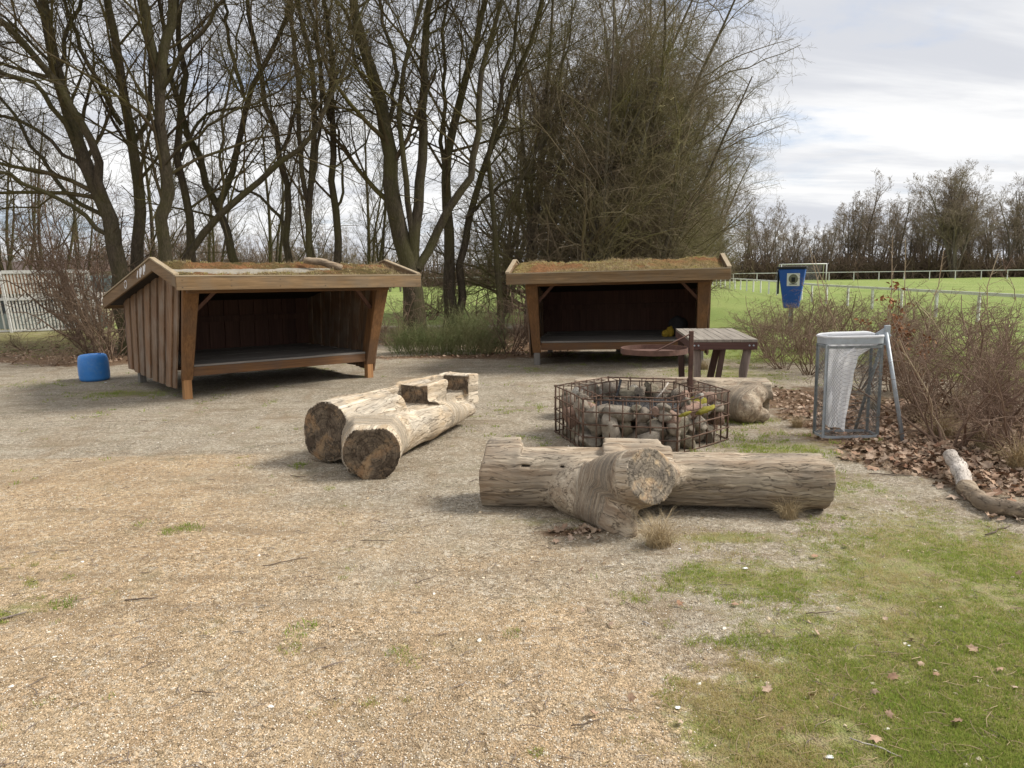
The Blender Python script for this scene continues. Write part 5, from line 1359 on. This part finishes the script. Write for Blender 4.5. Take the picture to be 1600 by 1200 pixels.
# short log on the left roof, bundle in the right shelter
def onL(x, y, z): return SL.matrix_world
ml = Matrix.Translation((-3.369, 11.281, 0)) @ Euler((0, R(.6), .71)).to_matrix().to_4x4()
mr_ = Matrix.Translation((1.852, 13.358, 0)) @ Euler((0, R(-.75), -.147)).to_matrix().to_4x4()
a = np.array(ml @ Vector((.30, -.18, roofz(-.18) + .035))); c = np.array(ml @ Vector((.72, -.52, roofz(-.52) + .0)))
m_ = MB(); P = spline([a, (a + c) / 2 + (0, 0, .035), c], 10, np.random.RandomState(3), .004); ctr = P.mean(0)
m_.tube([tuple(q - ctr) for q in P], [.040, .052, .050, .055, .053, .055, .052, .054, .05, .050], 12)
tag(m_.obj('short_log', M['logplain'], None, tuple(ctr), smooth=True), 'short weathered log lying on the turf roof of the left shelter', 'log')
c = np.array(mr_ @ Vector((.93, .55, .437))); ys_ = thing('yellow_bundle', 'yellow cloth with a dark bag heaped on the right shelter platform', 'bundle', tuple(c))
for nm, off, sc_, mm, sd_ in (('cloth', (0, 0, .08), (.07, .07, .12), 'yellow', 1), ('dark_bag', (.16, .10, .17), (.17, .13, .20), 'black', 2), ('cloth_fold', (-.08, -.03, .06), (.07, .06, .07), 'yellow', 3)):
    V = IV3 * np.array(sc_) ; V = V * (1 + .75 * (fbm(IV3 * 1.8 + sd_ * 9, sd_, 3) - .5))[:, None]; V[:, 2] = np.maximum(V[:, 2], -off[2] + .004)
    obj(nm, mesh_np(nm, V, None, IT3, True, [M[mm]]), ys_, off)
#NEXT2
# ------------------------------------------------------------------ shrubs
rng = np.random.RandomState(41)
def shrub_mesh(rng, H, nst, r0=.010, spread=.6, m='shrubtwig', foot=.16, A=7, B=5, C_=3, arch=-.015, wig=.13):
    az = rng.rand(nst) * 6.283; q = rng.rand(nst)
    P0 = np.stack([np.cos(az) * foot * q, np.sin(az) * foot * q, np.full(nst, -.04)], -1)
    D = np.stack([np.cos(az) * spread * (.3 + rng.rand(nst)), np.sin(az) * spread * (.3 + rng.rand(nst)), np.ones(nst)], -1)
    S0 = walk(P0, D, H * rng.uniform(.6, 1.15, nst), r0 * rng.uniform(.6, 1.3, nst), 9, wig, arch, rng, .25)
    a = kids(*S0, A, rng, .15, 1., (25, 75), (.25, .55), .6, 5, .2, .0, .0028, .4)
    b_ = kids(*a, B, rng, .1, 1., (30, 75), (.35, .7), .65, 4, .2, .0, .0020, .5)
    parts = [a, b_]; S = [4, 3]
    if C_: parts.append(kids(*b_, C_, rng, .1, 1., (30, 75), (.3, .7), .8, 2, .1, 0, .0016, .6)); S.append(3)
    t = build([S0], [5]); c = build(parts, S); TRI[0] += 2 * len(t[1]) + 2 * len(c[1])
    return mesh_np('stems', *t, mats=[M[m]]), mesh_np('twigs', *c, mats=[M[m]])
SV = [shrub_mesh(rng, 1.25, 12) for _ in range(3)] + [shrub_mesh(rng, 1.3, 7, .014, .7, wig=.2)]
def put_shrub(i, px, py, top, label, group, zr=None, zs=1.0, cat='shrub', name='bare_shrub', base=1.25):
    p = G(px, py); hgt = (py - top) * np.hypot(p[0], p[1]) / FPX * .97; s = hgt / base
    r = thing(name, label, cat, (p[0], p[1], gzs(p[0], p[1])), (0, 0, rng.rand() * 6.28 if zr is None else zr), group); r.scale = (s * zs, s * zs, s)
    m = SV[i % len(SV)]; obj('stems', m[0], r); obj('twigs', m[1], r); return r
rg = 'bare shrubs between the clearing and the playing field'
for i, (px, py, top, lab, zs) in enumerate([
    (1205, 560, 455, 'bare shrub just right of the table, leftmost of the right thicket', 1.3), (1240, 548, 452, 'brown shrub directly in front of the blue bin', 1.3),
    (1265, 585, 470, 'tangled low shrub left of the wire litter basket', 1.2), (1290, 545, 440, 'shrub in front of the football goal', 1.3), (1325, 575, 462, 'shrub directly behind the wire litter basket', 1.3),
    (1350, 545, 438, 'farther shrub rising between the basket and the copper leaved sapling', 1.3), (1395, 610, 470, 'dark shrub just behind the basket strut', 1.2), (1430, 575, 450, 'shrub right of the copper leaved sapling', 1.3),
    (1445, 655, 480, 'shrub rooted in the leaves right of the strut foot', 1.1), (1482, 695, 470, 'largest thicket bush above the fallen branch', 1.1), (1500, 610, 455, 'shrub behind the largest thicket bush', 1.3),
    (1535, 690, 500, 'low spreading shrub right of the largest thicket bush', 1.2), (1575, 640, 470, 'shrub at the right edge in front of the nearest railing post', 1.3), (1600, 720, 520, 'bush cut by the right edge of the picture', 1.1),
    (1460, 560, 455, 'small far shrub by the white railing, right of centre of the thicket', 1.3), (1545, 575, 470, 'small far shrub beside a railing post near the right edge', 1.3), (1180, 530, 470, 'low twiggy shrub at the corner of the field beyond the table', 1.4), (1230, 520, 462, 'brown shrub at the foot of the blue bin', 1.5), (1225, 575, 480, 'dense low shrub between the table and the litter basket', 1.4), (1275, 570, 460, 'dense shrub behind the left edge of the litter basket', 1.3), (1340, 610, 490, 'shrub seen through the mesh of the litter basket', 1.2), (1515, 655, 500, 'dense shrub behind the fallen branch', 1.2), (1380, 540, 462, 'far shrub behind the copper leaved sapling', 1.5), (1290, 510, 455, 'dark low shrub under the near railing beyond the bin', 1.8)]):
    put_shrub(i, px, py, top + (py - top) * .07, lab, rg, zs=zs)
lg = 'bare shrubs beside and behind the shelters'
for i, (px, py, top, lab, zs) in enumerate([
    (75, 572, 535, 'low bramble left of the blue barrel', 2.2), (135, 548, 480, 'bramble beside the right end of the white cage', 1.0), (152, 552, 410, 'tall tangled shrub right behind the blue barrel', .8), (172, 560, 420, 'shrub at the rear corner of the left shelter', 1.0),
    (188, 545, 330, 'high twiggy shrub under the left eave beside the leaning trunk', .8), (40, 548, 520, 'low bramble at the left edge before the cage', 2.4), (142, 530, 340, 'tall bare bush right of the white cage', .6), (155, 530, 290, 'tall wispy bush left of the leaning trunk', .8),
    (612, 540, 440, 'twiggy shrub just right of the left shelter post', 1.0), (640, 520, 430, 'shrub at the foot of the many limbed tree', 1.1), (745, 515, 395, 'thin shrub right of the double trunk', 1.0), (798, 552, 440, 'shrub at the left corner of the right shelter', .9),
    (815, 540, 430, 'shrub pressed against the left wall of the right shelter', .8), (670, 500, 415, 'wispy shrub between the two big trunks', 1.2), (820, 500, 400, 'brown shrub rising behind the left end of the right shelter', 1.2), (780, 520, 410, 'thin shrub at the foot of the slanting grey trunk', 1.0)]):
    put_shrub(i + 1, px, py, top, lab, lg, zs=zs)
# long pale shoots in the thicket
for i, (px, py, tx_, ty_, lab) in enumerate([(1300, 560, 1265, 385, 'long pale shoot leaning left above the goal'), (1320, 560, 1272, 400, 'straight pale whip leaning over the blue bin'), (1385, 600, 1395, 368, 'tall upright reddish shoot in the middle of the thicket'), (1410, 600, 1415, 372, 'second tall upright shoot beside the reddish one'),
    (1560, 640, 1430, 470, 'pale shoot arching left across the right railing'), (1480, 690, 1405, 530, 'pale stem bending left from the largest thicket bush'), (1500, 620, 1560, 395, 'tall pale shoot leaning right before the railing'), (1430, 620, 1475, 390, 'slender shoot leaning right from behind the strut')]):
    p = G(px, py); e = W(tx_, ty_, p[1] - .2); m_ = MB(); K = 9; t = np.linspace(0, 1, K)[:, None]
    P = (np.array([0, 0, -.03]) * (1 - t) + (e - p) * t); P[:, 2] += .10 * np.sin(np.pi * t[:, 0]) * i % 2 * 0 + .05 * np.sin(np.pi * t[:, 0]); P[1:-1] += rng.randn(K - 2, 3) * .012
    r = thing('long_shoot', lab, 'shoot', tuple(p), group='long bare shoots standing out of the right thicket')
    S0 = (P[None], np.linspace(.011, .004, K)[None]); b_ = kids(*S0, 16, rng, .2, 1, (30, 60), (.06, .16), .6, 4, .12, .05, .0022, .5)
    V, Q = build([S0], [5]); obj('stem', mesh_np('stem', V, Q, mats=[M['paleshoot']]), r); V, Q = build([b_], [3]); obj('side_twigs', mesh_np('side_twigs', V, Q, mats=[M['paleshoot']]), r)
# copper-leaved beech sapling
def leaves_on(P, n, size, rng, m, name, parent):
    N, K, _ = P.shape; i = rng.randint(N, size=n); k = rng.randint(K - 1, size=n); t = rng.rand(n, 1)
    c = P[i, k] * (1 - t) + P[i, k + 1] * t + rng.randn(n, 3) * .015
    u = nrm(rng.randn(n, 3) + [0, 0, -.6]); v = nrm(np.cross(u, rng.randn(n, 3))); s = size * rng.uniform(.6, 1.2, (n, 1)); w = np.cross(u, v)
    V = np.stack([c, c + u * s * .5 + v * s * .32 + w * s * .1, c + u * s, c + u * s * .5 - v * s * .32 + w * s * .12], 1).reshape(-1, 3)
    b0 = np.arange(n)[:, None] * 4; T = np.vstack([b0 + [0, 1, 2], b0 + [0, 2, 3]])
    o = obj(name, mesh_np(name, V, None, T, mats=[m]), parent); return tag(o, kind='stuff')
for (px, py, top, nl, lab) in ((1392, 612, 440, 420, 'young beech holding copper brown leaves right behind the litter basket'), (1372, 590, 455, 160, 'smaller copper leaved beech shoot behind the basket'), (1445, 640, 510, 120, 'beech twig with a few orange leaves right of the strut')):
    p = G(px, py); H = (py - top) * p[1] / FPX; r = thing('beech_sapling', lab, 'sapling', tuple(p))
    S0 = walk(np.array([[0, 0, -.03]] * 3), np.array([[.05, 0, 1], [-.2, .1, 1], [.25, -.1, 1.]]), np.array([H, H * .7, H * .6]), np.array([.010, .007, .007]), 8, .06, .02, rng, .3)
    a = kids(*S0, 9, rng, .15, 1, (40, 70), (.2, .35), .5, 5, .12, .02, .0025); b_ = kids(*a, 4, rng, .2, 1, (30, 60), (.4, .7), .6, 3, .1, 0, .002)
    V, Q = build([S0, a, b_], [6, 4, 3]); obj('stems', mesh_np('stems', V, Q, mats=[M['shrubtwig']]), r); leaves_on(a[0], nl, .065, rng, M['copper'], 'foliage', r)
# green broom between the shelters
c = G(700, 556); br = thing('broom_bush', 'wide green broom bush between the two shelters', 'bush', (c[0], c[1] + .55, 0))
n = 620; az = rng.rand(n) * 6.283; q = np.sqrt(rng.rand(n)); fx, fy = np.cos(az) * q * 1.22, np.sin(az) * q * .55
hh = (1.02 - .55 * (q ** 2)) * (.35 + 1.2 * fbm(np.stack([fx * 2.2, fy * 2.2, fx * 0], -1), 12, 3)) * rng.uniform(.7, 1.15, n)
S0 = walk(np.stack([fx, fy, np.full(n, -.02)], -1), np.stack([fx * .35 + rng.randn(n) * .14, fy * .35 + rng.randn(n) * .14, np.ones(n)], -1), hh, np.full(n, .0042), 5, .20, .0, rng, .4)
a = kids(*S0, 9, rng, .2, 1., (25, 65), (.25, .5), .7, 3, .12, .04, .0024, .5)
V, Q = build([S0], [3]); obj('stems', mesh_np('stems', V, Q, mats=[M['broom']]), br); V, Q = build([a], [3]); tag(obj('green_twigs', mesh_np('green_twigs', V, Q, mats=[M['broom']]), br), kind='stuff')

# ------------------------------------------------------------------ tussocks
TM = [blades(380, .12, .38, .0036, .09, 1.35, M['strawm'], rng, 4, 'blades') for _ in range(3)]
for i, (px, py, s, lab) in enumerate([(1030, 850, .82, 'straw coloured grass tussock at the foot of the sawn limb'), (1232, 808, .62, 'small dry tussock against the right half of the front log'), (1245, 668, .55, 'small dry tussock beside the stump end of the rear log'),
    (1470, 680, 1.15, 'large dry tussock at the foot of the largest thicket bush'), (1540, 700, 1.05, 'pale dry tussock right of the largest thicket bush'), (1595, 735, 1.1, 'dry tussock at the right edge of the picture'), (1440, 640, 1.1, 'dry tussock behind the strut foot'), (1415, 620, 1.0, 'dry tussock behind the litter basket'),
    (1560, 650, 1.2, 'dry tussock deep in the thicket near the right edge'), (1500, 640, 1.3, 'dry tussock behind the largest thicket bush'), (1365, 640, .8, 'low dry tussock seen past the litter basket'), (1100, 578, .7, 'dry tussock below the work table')]):
    p = G(px, py); o = obj('grass_tussock', TM[i % 3], None, (p[0], p[1], gzs(p[0], p[1]) - .01), (0, 0, rng.rand() * 6)); o.scale = (s, s, s * .95); tag(o, lab, 'grass tussock', 'dry grass tussocks')

# ------------------------------------------------------------------ ground cover
def sample(n, y0, y1, wx=.72, pw=2.0):
    u = rng.rand(n)
    if pw == 2.0: y = 1 / (1 / y0 - u * (1 / y0 - 1 / y1))
    else: e = 1 - pw; y = (y0 ** e + u * (y1 ** e - y0 ** e)) ** (1 / e)
    x = rng.uniform(-1, 1, n) * (wx * y + .4); return x, y
def onground(x, y, dz=0.0): return np.stack([x, y, gz(x, y) + dz], -1)
def clear(x, y):
    ok = np.ones(len(x), bool)
    for (o, a, hx, hy) in ((O1, A1, 1.2, .17), (O2, A2, 1.2, .2), (O3, A3, 1.15, .17)):
        c, s = math.cos(a), math.sin(a); lx = c * (x - o[0]) + s * (y - o[1]); ly = -s * (x - o[0]) + c * (y - o[1]); ok &= ~((abs(lx) < hx) & (abs(ly) < hy))
    return ok & (np.hypot(x - CX, y - CY) > .8)
x, y = sample(150000, 1.9, 9.5); g, l, t, f = masks(x, y); ok = (rng.rand(len(x)) > g * 1.2) & (rng.rand(len(x)) > l * .8) & clear(x, y); x, y = x[ok], y[ok]
tag(scatter('gravel', onground(x, y, .001), 'chip', rng, (.0016, .0044), None, .8), 'loose gravel chips over the clearing', 'gravel', kind='stuff')
x, y = sample(380, 2.0, 8); ok = clear(x, y); x, y = x[ok], y[ok]
tag(scatter('pale_pebbles', onground(x, y, .002), 'chip', rng, (.008, .014), None, .5), 'scattered larger pebbles on the clearing', 'pebbles', kind='stuff')
x, y = sample(260000, 1.9, 17, .75, 1.7); g, l, t, f = masks(x, y); p = onground(x, y); nz = fbm(p * np.array([3.2, 3.2, 0]) + 5, 21, 4)
n9 = fbm(p * np.array([14, 14, 0]), 23, 3); ok = (rng.rand(len(x)) < np.clip((g + (nz - .5) * 1.3 + (n9 - .5) * .9 - .42) * 2.2, 0, .62)) & clear(x, y); pg = p[ok]; ye = fbm(pg * np.array([2.4, 2.4, 0]) + 9, 33, 5) * .9 + rng.randn(len(pg)) * .11 - .22 * (np.clip(g[ok] - .55, 0, 1)) + .035 > .47
far = pg[:, 1] > 6
tag(scatter('green_grass', pg[~ye & ~far], 'tuft', rng, (.6, 1.25)), 'short green grass on the right of the clearing', 'grass', kind='stuff')
tag(scatter('yellowed_grass', pg[ye & ~far], 'tuft_yellow', rng, (.6, 1.2)), 'yellowed moss and grass on the right of the clearing', 'grass', kind='stuff')
tag(scatter('far_grass', pg[far], 'tuft', rng, (1.0, 2.2)), 'short grass along the edges of the clearing and field', 'grass', kind='stuff')
x, y = sample(9000, 1.9, 9); g, l, t, f = masks(x, y); ok = (rng.rand(len(x)) < .08 + g * .6) & clear(x, y)
tag(scatter('straw', onground(x[ok], y[ok], .004), 'straw', rng, (.5, 1.5), None, .3), 'dead straw stalks scattered over grass and gravel', 'straw', kind='stuff')
x, y = sample(1300, 1.9, 11, .75, 1.4); ok = clear(x, y); tag(scatter('twig_litter', onground(x[ok], y[ok], .004), 'twiglet', rng, (.35, 1.3), None, .15), 'tiny bits of twig scattered over the ground', 'twig litter', kind='stuff')
x, y = sample(60000, 2.5, 20, .8, 1.3); g, l, t, f = masks(x, y); nz = fbm(onground(x, y) * np.array([2.5, 2.5, 0]), 61, 4); ok = (l + (nz - .5) * 1.0 > .62) & clear(x, y); pl = onground(x[ok], y[ok], .012)
tag(scatter('small_leaf_litter', pl[:14000], 'litter', rng, (.6, 1.6), None, .7), 'dark broken leaf litter under the shrubs', 'leaf litter', kind='stuff')
x, y = sample(26000, 3.5, 18, .8, 1.2); g, l, t, f = masks(x, y); nz = fbm(onground(x, y) * np.array([1.5, 1.5, 0]), 62, 4); ok = (l + (nz - .5) * .9 > .68) & clear(x, y); pl = onground(x[ok], y[ok], .025)
tag(scatter('brown_leaf_litter', pl[:11000], 'litter_big', rng, (.7, 1.5), None, .8), 'curled brown leaves lying under the shrubs', 'leaf litter', kind='stuff')
# the nearest large leaves, one by one
LM = [leaf_mesh(rng, .10, M['leaf']) for _ in range(6)]
cnt = 0
while cnt < 230:
    if cnt < 180: px, py = rng.uniform(1290, 1600), rng.uniform(650, 835)
    elif cnt < 200: px, py = rng.uniform(870, 935), rng.uniform(822, 845)
    else: px, py = rng.uniform(900, 1600), rng.uniform(850, 1190)
    if cnt < 180 and py < 700 + (px - 1290) * -.02 and rng.rand() < .3: continue
    if cnt < 180 and py > 700 + (px - 1290) * .42 + rng.randn() * 8: continue
    p = G(px, py); o = obj('leaf', LM[rng.randint(6)], ground, (p[0], p[1], gzs(p[0], p[1]) + .018), (rng.uniform(-.7, .7), rng.uniform(-.7, .7), rng.rand() * 6.28))
    s = rng.uniform(.7, 1.35) * (.45 if cnt >= 180 else 1); o.scale = (s, s, s); cnt += 1
# loose sticks and litter
def stick(px, py, L, ang, r, lab, m='tableleg', z=.008):
    r *= .62; p = G(px, py); K = 6; t = np.linspace(-.5, .5, K)
    P = np.stack([t * L * math.cos(ang), t * L * math.sin(ang), z + rng.rand(K) * .004], -1); P[:, :2] += rng.randn(K, 2) * L * .02
    m_ = MB(); m_.tube([tuple(q) for q in P], [r * (1.2 - .7 * abs(a + .1)) for a in t], 6)
    tag(m_.obj('stick', M[m], None, (p[0], p[1], gzs(p[0], p[1])), smooth=True), lab, 'stick', 'dead sticks lying on the ground')
M['stickdark'] = simple('dead_stick_bark', (.13, .095, .07), .9, 0, .4, 40)
stick(220, 939, .16, .15, .006, 'dark stick on the gravel at the left, above the lower green patch', 'stickdark'); stick(445, 878, .26, .5, .004, 'thin bent twig on the gravel left of centre', 'stickdark'); stick(590, 848, .20, -.05, .0035, 'thin twig on the gravel below the left log', 'stickdark')
stick(465, 745, .14, -.3, .006, 'short dark stick left of the forked log', 'stickdark'); stick(1010, 974, .045, -.9, .006, 'stubby pale wood chip in front of the tussock', 'branchpale'); stick(985, 945, .13, -1.1, .003, 'fine dark twig beside the pale wood chip', 'stickdark')
stick(915, 1137, .12, .4, .004, 'curved brown twig at the bottom of the picture', 'stickdark'); stick(20, 965, .12, .8, .007, 'broken stick at the left edge in the green patch', 'barkpost'); stick(740, 752, .09, .9, .004, 'dark twig between the two nearest logs', 'stickdark')
stick(1370, 1170, .16, -.7, .004, 'pale dry stalk in the grass near the lower right corner', 'branchpale'); stick(1280, 962, .15, .1, .004, 'dark twig in the grass right of the tussock', 'stickdark'); stick(665, 905, .14, .7, .003, 'thin twig on the tan gravel near the middle', 'stickdark')
stick(520, 1040, .10, .6, .004, 'short stick beside the small weed in the foreground', 'barkpost'); stick(320, 1080, .12, -.2, .003, 'fine twig on the tan gravel in the left foreground', 'stickdark'); stick(1390, 745, .30, -.25, .006, 'long twig on the mossy ground below the litter basket', 'stickdark'); stick(1560, 830, .3, .6, .007, 'bare twig below the fallen branch', 'stickdark')
def scrap(px, py, s, lab):
    p = G(px, py); V = IV2 * np.array([1, .6, .22]); V = V * (1 + .8 * (fbm(V * 2 + px, 4, 3) - .5))[:, None]; V[:, 2] -= V[:, 2].min()
    o = obj('paper_scrap', mesh_np('paper_scrap', V, None, IT2, False, [M['paper']]), None, (p[0], p[1], gzs(p[0], p[1]) + .004), (0, 0, .2)); o.scale = (s * .7,) * 3; tag(o, lab, 'litter', 'white scraps of litter')
scrap(1165, 888, .026, 'white scrap of litter on the mossy ground below the front log'); scrap(1059, 1108, .018, 'white scrap at the edge of gravel and grass near the bottom'); scrap(1296, 1186, .022, 'white scrap at the bottom edge in the grass'); scrap(1062, 857, .012, 'tiny pale blue scrap right of the straw tussock')
scrap(165, 598, .03, 'pale scrap lying at the foot of the blue barrel')
scrap(1420, 1010, .012, 'tiny white scrap in the grass at the right of the picture')
# small green weeds
for i, (px, py, s, lab) in enumerate([(470, 985, 1.0, 'small green weed on the tan gravel in the foreground'), (455, 1012, .8, 'low green weed just below the foreground weed'), (622, 1020, .7, 'tiny weed right of the foreground weed'), (300, 828, 1.1, 'flat green patch of grass on the gravel left of centre'), (270, 832, .9, 'green tuft at the left end of the flat grass patch'), (100, 945, 1.0, 'green tuft in the lower left patch'), (515, 762, .7, 'weed at the foot of the forked log'), (1395, 1090 , 1.3, 'darker green tuft in the right foreground grass'), (1490, 1010, 1.4, 'lush green tuft in the grass at the right'), (800, 1015 - 20, .6, 'tiny weed on the gravel near the middle')]):
    p = G(px, py); me = shared('weed%d' % (i % 3), lambda: blades(70, .010, .045, .004, .07, 1.3, M['grass'], rng, 2, 'weed')); o = obj('weed', me, None, (p[0], p[1], gzs(p[0], p[1])), (0, 0, rng.rand() * 6)); o.scale = (s * 1.3, s, s); tag(o, lab, 'weed', 'small weeds in the clearing')
# a low building behind the white cage
hp = W(12, 425, 46); hs = thing('far_building', 'low building with a long brown roof behind the white cage', 'building', (hp[0], 46, 0))
m_ = MB(); m_.box((0, 0, 1.0), (11, 5, 2.0)); m_.obj('wall', M['far_wall'], hs)
m_ = MB(); V = [(x, y, z) for x in (-5.8, 5.8) for (y, z) in ((-2.9, 1.95), (-.05, 2.62), (.0, 1.95), (2.9, 2.0))]
m_.add([(-5.8, -2.9, 1.98), (5.8, -2.9, 1.98), (5.8, 0, 2.62), (-5.8, 0, 2.62), (5.8, 2.9, 1.98), (-5.8, 2.9, 1.98)], [(0, 1, 2, 3), (3, 2, 4, 5), (0, 5, 4, 1)], [(1, 4, 2), (0, 3, 5)]); m_.obj('roof', M['far_roof'], hs)
for wx_ in (-4, -2, 0, 2, 4): m_ = MB(); m_.box((wx_, -2.53, 1.1), (1.0, .06, .8)); m_.obj('window', M['black'], hs)
print('tris', TRI[0], 'objects', len(bpy.data.objects))
